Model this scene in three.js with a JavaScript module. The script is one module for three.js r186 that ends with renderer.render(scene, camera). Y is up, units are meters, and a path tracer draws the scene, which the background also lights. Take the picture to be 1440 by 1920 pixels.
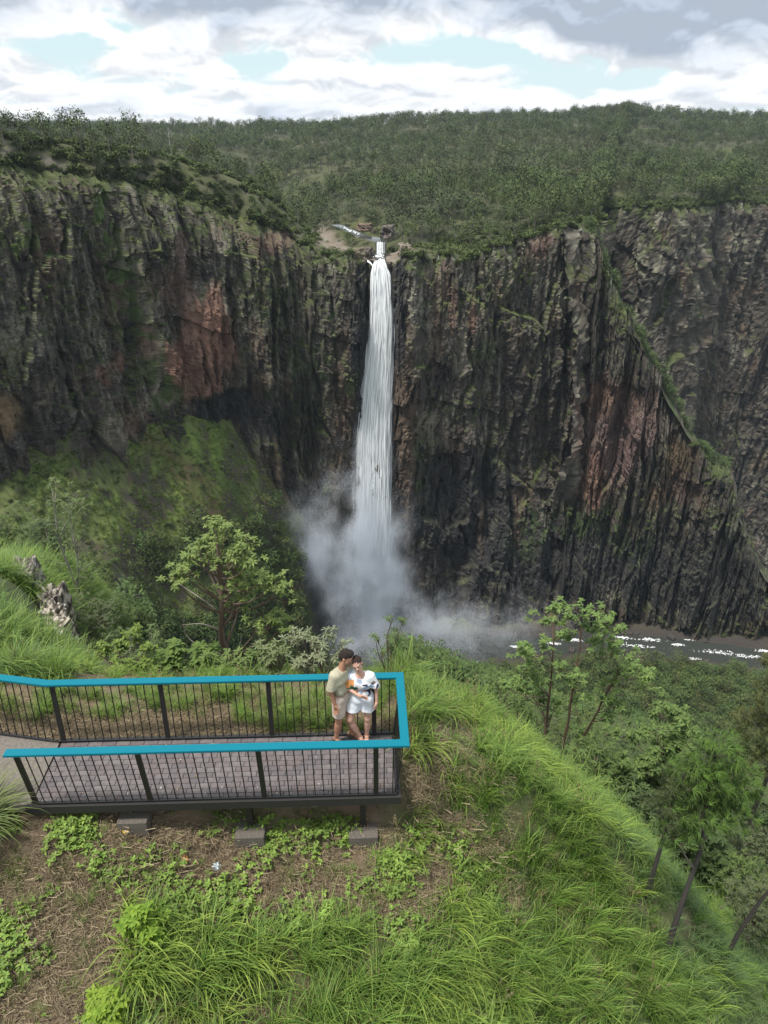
import * as THREE from 'three';
import { mergeGeometries } from 'three/addons/utils/BufferGeometryUtils.js';

// ---------------------------------------------------------------- camera, sky, sun, exposure
const EXPOSURE = 1.92;
const renderer = new THREE.WebGLRenderer({ antialias: true });
renderer.toneMapping = THREE.LinearToneMapping;
renderer.toneMappingExposure = EXPOSURE;
renderer.shadowMap.enabled = true;
const scene = new THREE.Scene();
const camera = new THREE.PerspectiveCamera(71.61, 3 / 4, 0.1, 9000);
camera.position.set(0, 0, 0);                    // a drone: the deck lies 8.5 m below it
camera.rotation.x = -28 * Math.PI / 180;

const { sin, cos, abs, min, max, sqrt, floor, PI, pow, exp, atan2, asin, hypot } = Math;
const clamp = (x, a = 0, b = 1) => x < a ? a : x > b ? b : x;
const lerp = (a, b, t) => a + (b - a) * t;
const sm = (a, b, x) => { const t = clamp((x - a) / (b - a)); return t * t * (3 - 2 * t); };
function RNG(seed) { let s = seed >>> 0; const r = () => { s = (s + 0x6D2B79F5) >>> 0; let t = s; t = Math.imul(t ^ (t >>> 15), t | 1); t ^= t + Math.imul(t ^ (t >>> 7), t | 61); return ((t ^ (t >>> 14)) >>> 0) / 4294967296; }; r.in = (a, b) => a + (b - a) * r(); r.g = () => (r() + r() + r() + r() - 2) * 1.0; return r; }
// gradient noise, about -1..1
const PERM = new Uint8Array(512); { const r = RNG(77), p = [...Array(256).keys()]; for (let i = 255; i > 0; i--) { const j = floor(r() * (i + 1)); [p[i], p[j]] = [p[j], p[i]]; } for (let i = 0; i < 512; i++) PERM[i] = p[i & 255]; }
const gr = (h, x, y, z) => { h &= 15; const u = h < 8 ? x : y, v = h < 4 ? y : (h === 12 || h === 14 ? x : z); return ((h & 1) ? -u : u) + ((h & 2) ? -v : v); };
function noise(x, y, z = 0) {
  const X0 = floor(x), Y0 = floor(y), Z0 = floor(z), X = X0 & 255, Y = Y0 & 255, Z = Z0 & 255; x -= X0; y -= Y0; z -= Z0;
  const u = x * x * x * (x * (x * 6 - 15) + 10), v = y * y * y * (y * (y * 6 - 15) + 10), w = z * z * z * (z * (z * 6 - 15) + 10);
  const A = PERM[X] + Y, B = PERM[X + 1] + Y, AA = PERM[A] + Z, AB = PERM[A + 1] + Z, BA = PERM[B] + Z, BB = PERM[B + 1] + Z;
  return lerp(lerp(lerp(gr(PERM[AA], x, y, z), gr(PERM[BA], x - 1, y, z), u), lerp(gr(PERM[AB], x, y - 1, z), gr(PERM[BB], x - 1, y - 1, z), u), v),
    lerp(lerp(gr(PERM[AA + 1], x, y, z - 1), gr(PERM[BA + 1], x - 1, y, z - 1), u), lerp(gr(PERM[AB + 1], x, y - 1, z - 1), gr(PERM[BB + 1], x - 1, y - 1, z - 1), u), v), w);
}
const fbm = (x, y, z, n = 4, g = 0.5) => { let s = 0, a = 1, k = 0; for (let i = 0; i < n; i++) { s += a * noise(x, y, z); k += a; a *= g; x = x * 2.03 + 5.2; y = y * 2.03 + 1.7; z = z * 2.03 + 9.1; } return s / k * 1.5; };

// the sky: broken stratocumulus under a thin bright air, the same all round
{
  const W = 4096, H = 2048, data = new Float32Array(W * H * 4);
  // [azimuth, elevation, reach in azimuth, reach in elevation, weight]: banks of thick grey cloud (+) and open gaps (-) seen over the falls
  const banks = [[17, 7.6, 13, 3.1, 0.62], [7, 8.6, 12, 1.6, 0.4], [-13, 8.2, 8, 1.7, 0.62], [-30, 9, 9, 3, 0.4], [36, 8, 10, 3, 0.4]];
  const gaps = [[7.0, 4.9, 5.2, 1.25, 0.75], [-21, 5.3, 6.5, 1.2, 0.7], [-12, 3.4, 6, 0.7, 0.35], [1.5, 4.2, 2.5, .9, 0.3]];
  for (let r = 0; r < H; r++) {
    const el = ((r + 0.5) / H - 0.5) * PI, y = sin(el), ce = cos(el), deg = el * 180 / PI;
    const fine = deg < 14 ? 6 : 4, step = deg < 14 ? 1 : 8;
    for (let c = 0; c < W; c++) {
      const i = (r * W + c) * 4;
      if (step > 1 && (r % step || c % step) && r > 1200) { const j = ((r - r % step) * W + c - c % step) * 4; for (let q = 0; q < 4; q++) data[i + q] = data[j + q]; continue; }
      if (deg < -0.5) { data[i] = 0.16; data[i + 1] = 0.18; data[i + 2] = 0.17; data[i + 3] = 1; continue; }
      const az = ((c + 0.5) / W - 0.5) * 2 * PI, x = cos(az) * ce, z = sin(az) * ce;
      const azd = atan2(x, -z) * 180 / PI, e = max(deg, 0), R = 10.5, cx = cos(az) * R, cz = sin(az) * R, v = Math.log(e + 2.6) * 2.5;   // banks grow towards the zenith
      const wx = noise(cx * 1.6, v * 1.6, cz * 1.6 + 4) * 0.3, wv = noise(cx * 1.6 + 7, v * 1.6, cz * 1.6) * 0.22;
      const puffs = (up) => { let q = 0, am = 1, f = 1, k = 0; for (let o = 0; o < fine; o++) { const n1 = noise(cx * f * 0.95 + wx * f + o * 3, (v + wv + up) * f * 1.25, cz * f * 0.95); q += am * (o < 2 ? n1 * 1.3 : 0.45 - abs(n1) * 1.5); k += am; am *= 0.55; f *= 2.05; } return q / k * 1.5; };
      const n = puffs(0), above = puffs(0.16), n2 = fbm(cx * 0.35 + 11, v * 0.6, cz * 0.35, 2); let bank = 0, gap = 0;
      if (abs(azd) < 55 && deg < 16) {
        const wa = azd + n * 2.6, we = deg + n2 * 0.6 + n * 0.55;
        for (const [p, q, ra, re, w] of banks) bank += w * exp(-pow((wa - p) / ra, 2) * 1.2 - pow((we - q) / re, 2) * 1.2);
        for (const [p, q, ra, re, w] of gaps) gap += w * exp(-pow((wa - p) / ra, 2) * 1.4 - pow((we - q) / re, 2) * 1.4);
      }
      const open = sm(8.5, 14, deg), d0 = n + 0.35 * n2 + 0.50 - gap * 1.35 + bank * 0.7 - 0.2 * open;
      const cover = sm(-0.12, 0.30, d0), thick = clamp(sm(0.05, 1.15, d0 * 0.5 + bank * 1.0 + 0.25 * open + 0.15 * n2 - 0.12));
      const hz = exp(-e / 3.0), base0 = sm(-0.05, 0.55, above - n + 0.1 + 0.25 * thick);   // the side away from the sun, underneath
      const lit = clamp(1.16 - 0.36 * base0 - 0.42 * thick + hz * 0.1, 0.46, 1.18), tint = clamp(thick + 0.35 * base0);
      const air = [lerp(0.70, 0.92, hz), lerp(0.93, 1.0, hz), lerp(0.98, 1.02, hz)];
      const cl = [lit * lerp(1.0, 0.80, tint), lit * lerp(1.005, 0.93, tint), lit * lerp(1.01, 1.12, tint)];
      for (let q = 0; q < 3; q++) data[i + q] = lerp(air[q], cl[q], cover) * 0.50;
      data[i + 3] = 1;
    }
  }
  const sky = new THREE.DataTexture(data, W, H, THREE.RGBAFormat, THREE.FloatType);
  sky.mapping = THREE.EquirectangularReflectionMapping; sky.magFilter = THREE.LinearFilter; sky.needsUpdate = true;
  scene.background = sky; scene.environment = sky;
}
const sun = new THREE.DirectionalLight(new THREE.Color(1, 0.95, 0.87), 2.6);
sun.position.set(-190, 470, -40); sun.target.position.set(0, -60, -140);
sun.castShadow = true; sun.shadow.radius = 18; sun.shadow.mapSize.set(4096, 4096);
Object.assign(sun.shadow.camera, { left: -700, right: 700, top: 700, bottom: -700, near: 1, far: 3000 });
scene.add(sun, sun.target);

// ---------------------------------------------------------------- helpers
const taken = new Map();
const numbered = (n) => { const k = taken.get(n) ?? 0; taken.set(n, k + 1); return k ? n + '_' + String(k).padStart(3, '0') : n; };
function tag(o, label, category, group) { Object.assign(o.userData, { label, category }); if (group) o.userData.group = group; return o; }
function base(name, x, y, z, turn = 0) { const g = new THREE.Group(); g.name = numbered(name); g.position.set(x, y, z); g.rotation.y = turn; scene.add(g); return g; }
function part(name, geo, mat, parent) { const m = new THREE.Mesh(geo, mat); m.name = name; m.castShadow = m.receiveShadow = true; parent.add(m); return m; }
function top(name, geo, mat, kind) { const m = new THREE.Mesh(geo, mat); m.name = numbered(name); m.castShadow = m.receiveShadow = true; if (kind) m.userData.kind = kind; scene.add(m); return m; }
const lin = (r, g, b) => new THREE.Color().setRGB(r, g, b);
const std = (c, rough = 0.9, o = {}) => new THREE.MeshStandardMaterial({ color: c instanceof THREE.Color ? c : lin(...c), roughness: rough, ...o });
const M = {
  rock: std([1, 1, 1], 0.93, { vertexColors: true, flatShading: true }), earth: std([1, 1, 1], 0.97, { vertexColors: true }),
  wood: std([1, 1, 1], 0.9, { vertexColors: true, side: THREE.DoubleSide }),
  leafFar: std([1, 1, 1], 0.8, { vertexColors: true, side: THREE.DoubleSide }), grass: std([1, 1, 1], 0.7, { vertexColors: true, side: THREE.DoubleSide }),
  leaf: new THREE.MeshPhysicalMaterial({ color: 0xffffff, vertexColors: true, roughness: 0.75, transmission: 0.35, thickness: 0, specularIntensity: 0.5, side: THREE.DoubleSide }),
};
class GB {                                            // collects triangles; build() gives one geometry
  constructor() { this.p = []; this.c = []; this.i = []; }
  get n() { return this.p.length / 3; }
  v(x, y, z, c) { this.p.push(x, y, z); this.c.push(c[0], c[1], c[2]); return this.p.length / 3 - 1; }
  t(a, b, c) { this.i.push(a, b, c); }
  q(a, b, c, d) { this.i.push(a, b, c, a, c, d); }
  build(smooth) {
    const g = new THREE.BufferGeometry();
    g.setAttribute('position', new THREE.Float32BufferAttribute(this.p, 3)); g.setAttribute('color', new THREE.Float32BufferAttribute(this.c, 3)); g.setIndex(this.i);
    if (smooth) g.computeVertexNormals();
    return g;
  }
  tube(pts, radii, sides, col, bump = 0) {            // pts: [x,y,z]...
    const V = (a) => new THREE.Vector3(...a), rings = [], n = pts.length;
    let ref = new THREE.Vector3(0.31, 0.2, 0.93).normalize();
    for (let k = 0; k < n; k++) {
      const d = V(pts[min(k + 1, n - 1)]).sub(V(pts[max(k - 1, 0)])).normalize(), a = ref.clone().addScaledVector(d, -ref.dot(d)).normalize(), b = d.clone().cross(a); ref = a;
      const ring = [];
      for (let s = 0; s < sides; s++) {
        const t = s / sides * 2 * PI, r = radii[k] * (1 + bump * noise(pts[k][0] * 9 + s * 1.7, pts[k][1] * 4, pts[k][2] * 9));
        const w = 0.85 + 0.3 * (noise(pts[k][1] * 6, s * 2.3, pts[k][0] * 5) * 0.5 + 0.5);
        ring.push(this.v(pts[k][0] + (a.x * cos(t) + b.x * sin(t)) * r, pts[k][1] + (a.y * cos(t) + b.y * sin(t)) * r, pts[k][2] + (a.z * cos(t) + b.z * sin(t)) * r, [col[0] * w, col[1] * w, col[2] * w]));
      }
      rings.push(ring);
    }
    for (let k = 0; k < n - 1; k++) for (let s = 0; s < sides; s++) this.q(rings[k][s], rings[k][(s + 1) % sides], rings[k + 1][(s + 1) % sides], rings[k + 1][s]);
    const e = this.v(...pts[n - 1], col); for (let s = 0; s < sides; s++) this.t(rings[n - 1][s], rings[n - 1][(s + 1) % sides], e);
  }
}
function grid(nu, nv, f) {                            // f(i, j) -> [x, y, z, r, g, b]; smooth sheet with vertex colours
  const p = new Float32Array(nu * nv * 3), c = new Float32Array(nu * nv * 3), idx = new Uint32Array((nu - 1) * (nv - 1) * 6);
  for (let j = 0, k = 0; j < nv; j++) for (let i = 0; i < nu; i++, k += 3) { const r = f(i, j); p[k] = r[0]; p[k + 1] = r[1]; p[k + 2] = r[2]; c[k] = r[3]; c[k + 1] = r[4]; c[k + 2] = r[5]; }
  for (let j = 0, k = 0; j < nv - 1; j++) for (let i = 0; i < nu - 1; i++) { const a = j * nu + i, b = a + 1, d = a + nu, e = d + 1; idx[k++] = a; idx[k++] = d; idx[k++] = b; idx[k++] = b; idx[k++] = d; idx[k++] = e; }
  const g = new THREE.BufferGeometry(); g.setAttribute('position', new THREE.BufferAttribute(p, 3)); g.setAttribute('color', new THREE.BufferAttribute(c, 3)); g.setIndex(new THREE.BufferAttribute(idx, 1)); g.computeVertexNormals(); return g;
}
const mixc = (a, b, t) => [lerp(a[0], b[0], t), lerp(a[1], b[1], t), lerp(a[2], b[2], t)];
function line(pts) {                                  // smooth lookup through [x, y...] rows by the first number
  return (x) => { if (x <= pts[0][0]) return pts[0].slice(1); for (let k = 1; k < pts.length; k++) if (x <= pts[k][0]) { const t = (x - pts[k - 1][0]) / (pts[k][0] - pts[k - 1][0]), e = t * t * (3 - 2 * t); return pts[k].slice(1).map((b, q) => lerp(pts[k - 1][q + 1], b, lerp(t, e, 0.5))); } return pts[pts.length - 1].slice(1); };
}
function instanced(name, geo, mat, list, parent) {    // list of [x, y, z, turn, scaleX, scaleY, scaleZ, r, g, b, tiltX, tiltZ]
  const m = new THREE.InstancedMesh(geo, mat, list.length), o = new THREE.Object3D(), c = new THREE.Color();
  list.forEach((a, k) => { o.position.set(a[0], a[1], a[2]); o.rotation.set(a[10] ?? 0, a[3], a[11] ?? 0, 'XZY'); o.scale.set(a[4], a[5], a[6]); o.updateMatrix(); m.setMatrixAt(k, o.matrix); if (a[7] !== undefined) m.setColorAt(k, c.setRGB(a[7], a[8], a[9])); });
  m.name = numbered(name); m.castShadow = m.receiveShadow = true; m.userData.kind = 'stuff'; (parent ?? scene).add(m); return m;
}
// ---------------------------------------------------------------- the shape of the land (y from x and D = -z)
function fall(q, a, b, cap) { if (q <= 0) return 0; const q1 = (cap - a) / (2 * b); return q < q1 ? a * q + b * q * q : a * q1 + b * q1 * q1 + cap * (q - q1); }
function hillY(x, D) {                                // the spur that carries the lookout, and the slope below it
  let y = -8.58;
  const a = max(0, 8.15 - D), c = 0.12 + 0.82 * sm(-5.5, -1.2, x);
  y -= c * min(a, 1.0) + 0.33 * max(0, a - 1.0);
  y -= fall(min(x, 7) - 0.2, 0.25, 0.076, 1.5) + 0.42 * max(0, x - 7);
  const w = sm(-9, -5, x + 0.37 * max(0, D - 11)), D0 = 8.95 - 0.42 * clamp(x, 0, 8);
  y -= w * fall(D - D0, 0.05, lerp(0.22, 0.15, sm(0, 3, x)), lerp(1.35, 0.8, sm(1.2, 5, x))) + (1 - w) * (fall(D - 9.4, 0.2, 0.02, 0.6) + fall(D - 27, 0, 0.012, 0.3) + fall(D - 95, 0, 0.01, 0.9));
  return y;
}
const hillRough = (x, D) => { const off = 1 - sm(-0.9, 0.2, x) * 0 ; return off * (0.16 * fbm(x * 0.55, D * 0.55, 3, 3) + 0.03 * noise(x * 5, D * 5, 1)) * (D > 7.0 && D < 8.4 && x < 0.3 ? 0.35 : 1); };
const groundY = (x, z) => hillY(x, -z) + hillRough(x, -z);

// rim of the gorge: x, D, y of the edge
const rimMain = new THREE.CatmullRomCurve3([[-420, 120, 14], [-330, 200, 8], [-250, 262, 4], [-196, 300, -3], [-160, 326, -10], [-134, 352, -15], [-110, 380, -21], [-84, 398, -32], [-60, 411, -45], [-38, 420, -56], [-20, 424, -60], [-8, 429, -63], [4, 429, -63], [14, 424, -61], [34, 426, -62], [60, 430, -60], [80, 435, -56], [100, 440, -50], [117, 444, -47], [130, 443, -66], [143, 440, -88], [162, 436, -117], [182, 431, -146], [201, 428, -172], [217, 425, -190], [226, 421, -193], [233, 415, -212], [243, 410, -236], [262, 404, -264], [300, 392, -296], [340, 380, -305]].map(([x, d, y]) => new THREE.Vector3(x, y, -d)), false, 'centripetal');
const rimBack = new THREE.CatmullRomCurve3([[104, 441, -49], [117, 447, -47], [128, 466, -46], [137, 510, -46], [146, 575, -49], [163, 645, -54], [188, 640, -54], [214, 604, -51], [244, 608, -51], [268, 640, -52], [296, 676, -53], [334, 690, -53], [380, 684, -52], [450, 664, -50], [540, 630, -48]].map(([x, d, y]) => new THREE.Vector3(x, y, -d)), false, 'centripetal');
const talusTop = line([[-420, -60], [-260, -100], [-170, -132], [-133, -138], [-110, -146], [-92, -158], [-77, -184], [-55, -226], [-37, -298], [-20, -330], [400, -330]]);
const wallD = line([[-420, 118], [-330, 198], [-250, 260], [-196, 298], [-160, 322], [-134, 345], [-110, 370], [-84, 388], [-60, 400], [-38, 408], [-8, 412], [60, 412], [117, 420], [217, 402], [300, 375], [400, 350]]);
const floorY = (x, D) => -309 - 0.012 * (x - 20) + 6 * sm(330, 250, D) + 1.5 * fbm(x * 0.03, D * 0.03, 4, 3);
function valleyY(x, D) {
  const wd = wallD(x)[0], tt = talusTop(x)[0];
  const g = fbm(x * 0.022, D * 0.02, 9, 4) , gully = abs(noise(x * 0.035 + 0.012 * D, D * 0.012, 3.3));
  const t = tt + 6 - 0.98 * max(0, wd - D) + g * 11 - (0.25 - gully) * 16 * sm(0, 40, wd - D) + 1.4 * noise(x * 0.26, D * 0.26, 1) + 2.2 * max(0, noise(x * 0.09, D * 0.11, 13)) + 1.1 * noise(x * 0.45, D * 0.45, 2) + 0.5 * noise(x * 0.95, D * 0.95, 5);
  const f = floorY(x, D);
  let y = max(f, t) + 4 * exp(-pow((t - f) / 9, 2));
  const h = hillY(x, D) + (D > 34 ? 3.5 * fbm(x * 0.05, D * 0.05, 2, 3) * sm(34, 70, D) : 0) - 1.1 * sm(36, 28, D);
  y = max(y, h);
  // river bed and plunge pool
  const rd = riverD(x), rw = 11 + 5 * noise(x * 0.03, 2, 7) + 20 * exp(-pow((x - 10) / 34, 2));
  if (x > -60) y -= 3.2 * sm(rw + 5, rw - 4, abs(D - rd)) * sm(-50, -34, x);
  return y;
}
const riverD = (x) => line([[-40, 392], [0, 386], [40, 380], [90, 388], [150, 394], [200, 388], [260, 379], [340, 366]])(x)[0];

// plateau: height behind the rim, creek valley, hills to the skyline
const creek = line([[380, -2], [430, -3], [442, -6], [455, -13], [470, -22], [520, -38], [600, -62], [700, -98], [800, -128], [1000, -170], [1400, -150], [3000, -150]]);
const skyline = line([[-40, 8], [-24, 6], [-16, 2], [-10, 5], [-4, 12], [0, 17], [6, 22], [12, 30], [15, 37], [18, 34], [22, 24], [30, 22], [40, 26]]);   // degrees round, height at D 1800
function plateauY(x, D, yr, back) {                   // yr: height of the rim this point lies behind, back: how far behind
  const az = atan2(x, D) * 180 / PI;
  const far = skyline(az)[0];
  let y = lerp(-44, far, sm(620, 1800, D)) - 50 * sm(1900, 2700, D);
  y += 13 * fbm(x * 0.004, D * 0.004, 6, 3) * sm(520, 800, D) + 7 * fbm(x * 0.012, D * 0.012, 1, 3) * sm(20, 90, back);
  // left ridge above the left wall
  const ridge = 15 * exp(-pow((back - 55) / 46, 2)) * sm(-28, -75, x + 0.10 * (D - 420)) - 26 * sm(90, 220, back) * sm(-20, -120, x) * sm(900, 600, D);
  y = lerp(yr, y + ridge * 0, sm(0, 190, back)) + ridge;
  // creek
  const cd = abs(x - creek(D)[0]); y -= (14 * exp(-pow(cd / 42, 2)) + 5 * exp(-pow(cd / 13, 2))) * sm(446, 480, D) * (D < 1300 ? 1 : 0.4);
  return y;
}
// ---------------------------------------------------------------- cliffs
// stains, scars and growth on the walls: [x, y, half width, half height, colour, strength]
const RED = [0.2, 0.112, 0.082], RUST = [0.125, 0.08, 0.062], PALE = [0.27, 0.235, 0.19], BLACK = [0.022, 0.022, 0.024], BROWN = [0.085, 0.058, 0.04], MAUVE = [0.16, 0.105, 0.095], OCHRE = [0.22, 0.15, 0.085], GREEN = [0.062, 0.1, 0.022], DKGREEN = [0.03, 0.052, 0.014];
const scars = [
  [-99, -104, 14, 27, RED, 1.5], [-92, -92, 7, 20, RED, 1.1], [-110, -116, 5, 16, RED, 0.9], [-122, -96, 5, 12, RED, 1.0], [-121, -104, 4, 18, PALE, 0.5], [-118, -124, 7, 8, PALE, 0.8], [-136, -104, 3, 6, RED, 0.8], [-134, -132, 6, 9, PALE, 0.45], [-128, -130, 3, 8, RUST, 0.8],
  [-95, -141, 17, 12, BLACK, 1.2], [-72, -150, 12, 14, BLACK, 0.8], [-108, -72, 9, 14, RUST, 0.7], [-104, -54, 4, 12, MAUVE, 0.8], [-60, -52, 9, 6, RUST, 0.9], [-70, -100, 5, 12, RUST, 0.55], [-58, -133, 3, 6, RED, 0.6],
  [-170, -112, 4, 11, OCHRE, 1.1], [-176, -86, 2.5, 6, PALE, 0.8], [-182, -96, 2.5, 9, RUST, 0.7], [-160, -122, 12, 12, BLACK, 0.7], [-150, -88, 9, 16, BLACK, 0.6],
  [144, -150, 20, 18, RED, 0.72], [150, -178, 20, 30, MAUVE, 1.0], [140, -205, 9, 22, RED, 0.85], [128, -170, 8, 26, RUST, 0.6], [176, -168, 12, 18, PALE, 0.5], [168, -160, 10, 22, MAUVE, 0.9], [190, -187, 10, 16, OCHRE, 0.55], [196, -206, 16, 12, RUST, 0.8], [180, -214, 8, 10, OCHRE, 0.5],
  [92, -58, 9, 9, RUST, 1.0], [40, -92, 3, 16, RUST, 0.9], [52, -96, 2.5, 14, RED, 0.7], [46, -118, 5, 14, PALE, 0.5], [34, -165, 10, 10, PALE, 0.5], [44, -176, 8, 14, RUST, 0.5], [30, -105, 5, 30, BROWN, 0.7],
  [12, -170, 8, 95, BROWN, 1.0], [-24, -180, 9, 80, BROWN, 0.8], [-14, -110, 5, 60, BLACK, 1.0], [9, -90, 4, 40, BLACK, 1.2], [52, -222, 40, 46, BLACK, 0.95], [110, -262, 80, 34, BLACK, 0.95], [210, -270, 60, 36, BLACK, 0.9], [92, -150, 22, 40, BLACK, 0.4], [-10, -270, 26, 40, BLACK, 0.9],
  [-136, -28, 6, 14, GREEN, 1.1], [-133, -50, 6, 16, GREEN, 1.1], [-128, -72, 6, 16, GREEN, 1.0], [-123, -96, 7, 16, GREEN, 1.0], [-117, -122, 8, 14, GREEN, 1.0], [-158, -40, 8, 10, GREEN, 0.8], [-100, -44, 10, 5, GREEN, 0.7],
  [92, -232, 4, 22, RUST, 0.6], [66, -236, 3, 20, BROWN, 0.7],
  [24, -194, 5, 18, DKGREEN, 1.0], [120, -236, 26, 14, DKGREEN, 0.9], [150, -232, 20, 12, GREEN, 0.7], [170, -250, 18, 14, DKGREEN, 0.8], [95, -246, 14, 18, DKGREEN, 0.7], [-132, -72, 7, 26, GREEN, 0.75], [-122, -110, 8, 16, GREEN, 0.6], [-60, -84, 14, 14, GREEN, 0.55], [-44, -116, 20, 16, GREEN, 0.5], [-52, -140, 22, 16, DKGREEN, 0.6], [-180, -62, 16, 12, GREEN, 0.7], [-190, -40, 14, 16, GREEN, 0.7], [-42, -72, 14, 16, GREEN, 0.35], [70, -78, 14, 10, DKGREEN, 0.6], [60, -116, 10, 8, GREEN, 0.5], [-30, -96, 6, 8, GREEN, 0.8], [-20, -128, 6, 12, GREEN, 0.6],
];
const cell = new Map(); for (const s of scars) for (let a = floor((s[0] - s[2] * 1.7) / 16); a <= floor((s[0] + s[2] * 1.7) / 16); a++) for (let b = floor((s[1] - s[3] * 1.7) / 16); b <= floor((s[1] + s[3] * 1.7) / 16); b++) { const k = a + ',' + b; (cell.get(k) ?? cell.set(k, []).get(k)).push(s); }
const ridged = (x, y, z) => { const n = 1 - abs(noise(x, y, z)) * 2; return n * abs(n); };
const h2 = (i, j, s) => { let n = Math.imul(i, 374761393) ^ Math.imul(j, 668265263) ^ Math.imul(s, 1274126177); n = Math.imul(n ^ (n >>> 13), 1274126177); return ((n ^ (n >>> 16)) >>> 0) / 4294967296; };
function facets(u, v, seed) {                         // broken blocks: each cell stands out by its own amount and is tilted its own way
  const I = floor(u), J = floor(v); let best = 9, r = 0;
  for (let j = J - 1; j <= J + 1; j++) for (let i = I - 1; i <= I + 1; i++) { const dx = u - i - h2(i, j, seed), dy = v - j - h2(i, j, seed + 1), d = dx * dx + dy * dy; if (d < best) { best = d; r = h2(i, j, seed + 2) * 2 - 1 + dx * (h2(i, j, seed + 3) * 2.4 - 1.2) + dy * (h2(i, j, seed + 4) * 1.2 - 0.2); } }
  return r;
}
function relief(s, y, seed) {                         // metres out of the wall, s along it
  const wob = 6 * noise(s * 0.02, y * 0.012, seed + 3), S = s + wob + 0.9 * noise(s * 0.22, y * 0.11, seed + 9) + y * 0.06 * noise(s * 0.008, 0.5, seed), Yw = y + 3.5 * noise(s * 0.05, y * 0.05, seed + 16);
  let d = 14 * noise(S * 0.016, y * 0.004, seed) + 8 * noise(S * 0.042, y * 0.009, seed + 1);
  d += 4.4 * ridged(S * 0.05, y * 0.01, seed + 2) + 2.2 * ridged(S * 0.13, y * 0.018, seed + 4) + 1.1 * ridged(S * 0.33, y * 0.04, seed + 5);
  d += 3.6 * facets(S / 15, Yw / 46, seed + 40) + 1.9 * facets(S / 5.2, Yw / 17, seed + 50) + 1.0 * facets(S / 2.5, Yw / 4.6, seed + 60) + 0.5 * facets(S / 1.3, Yw / 2.4, seed + 70);
  d += 0.3 * noise(S * 0.8, y * 0.3, seed + 6);
  // a few long ledges
  const L = y / 31 + 1.3 * noise(S * 0.012, y * 0.008, seed + 8), fr = L - floor(L);
  d += (3.4 * sm(0, 1, 1 - fr) - 1.7) * sm(0.0, 0.35, noise(S * 0.022, y * 0.016, seed + 10));
  const cr = abs(noise(S * 0.06 + 0.3 * noise(S * 0.1, y * 0.05, seed + 13), y * 0.006, seed + 14)); d -= 6 * exp(-cr * cr * 700) * sm(-0.05, 0.4, noise(S * 0.02, y * 0.015, seed + 15));
  return d;
}
function rockColor(s, x, y, up, out, seed) {
  const st = fbm(s * 0.26, y * 0.028, seed + 20, 3), fine = noise(s * 0.9, y * 0.16, seed + 21), spk = noise(s * 1.7, y * 0.9, seed + 22), big = fbm(s * 0.02, y * 0.016, seed + 23, 3);
  let c = mixc([0.034, 0.029, 0.025], [0.084, 0.071, 0.057], clamp(0.5 + 0.65 * st + 0.35 * fine + 0.25 * big));
  const lich = sm(0.22, 0.62, 0.55 * st + 0.42 * fine + 0.36 * spk + 0.30 * noise(s * 0.05, y * 0.03, seed + 24) + 0.13 + 0.13 * sm(-150, -70, y));
  c = mixc(c, mixc([0.23, 0.215, 0.18], [0.165, 0.165, 0.115], clamp(0.5 + big)), lich * 0.9);
  const dk = sm(0.25, 0.7, -st * 0.7 - fine * 0.3 + noise(s * 0.08, y * 0.05, seed + 25) * 0.7); c = mixc(c, [0.025, 0.024, 0.024], dk * 0.8);
  const br = sm(0.15, 0.6, noise(s * 0.06, y * 0.035, seed + 27) + 0.4 * fine); c = mixc(c, [0.13, 0.082, 0.055], br * 0.45);
  let veg = sm(0.30, 0.62, up * 1.5 + 0.55 * noise(s * 0.05, y * 0.05, seed + 30) + 0.35 * noise(s * 0.3, y * 0.3, seed + 31) - 0.22 + 0.16 * sm(-140, -40, y));
  const list = cell.get(floor(x / 16) + ',' + floor(y / 16));
  if (list) for (const [cx, cy, rx, ry, col, k] of list) {
    const dx = (x - cx) / rx, dy = (y - cy) / ry, r = sqrt(dx * dx + dy * dy); if (r > 1.7) continue;
    const m = sm(1.2, 0.6, r + 0.42 * fbm(s * 0.11, y * 0.05, cx * 0.1, 3) + 0.16 * fine), g = col === GREEN || col === DKGREEN;
    const patch = g ? m * sm(-0.15, 0.2, noise(s * 0.22, y * 0.2, 4.4) + 0.35 * fine) : m;
    c = mixc(c, col.map((q) => q * (0.78 + 0.44 * clamp(0.5 + st * 0.6 + fine * 0.5))), clamp(patch * k) * (g ? 0.85 : 0.88));
    if (!g) veg *= 1 - clamp(m * k) * 0.8;
  }
  const vc = mixc([0.034, 0.05, 0.014], [0.085, 0.105, 0.028], clamp(0.5 + 0.7 * noise(s * 0.4, y * 0.4, seed + 33) + 0.3 * big));
  return [mixc(c, vc, veg * 0.9), veg];
}
const rampSpots = [], shrubSpots = [];                                // places on ledges where bushes hold
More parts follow.
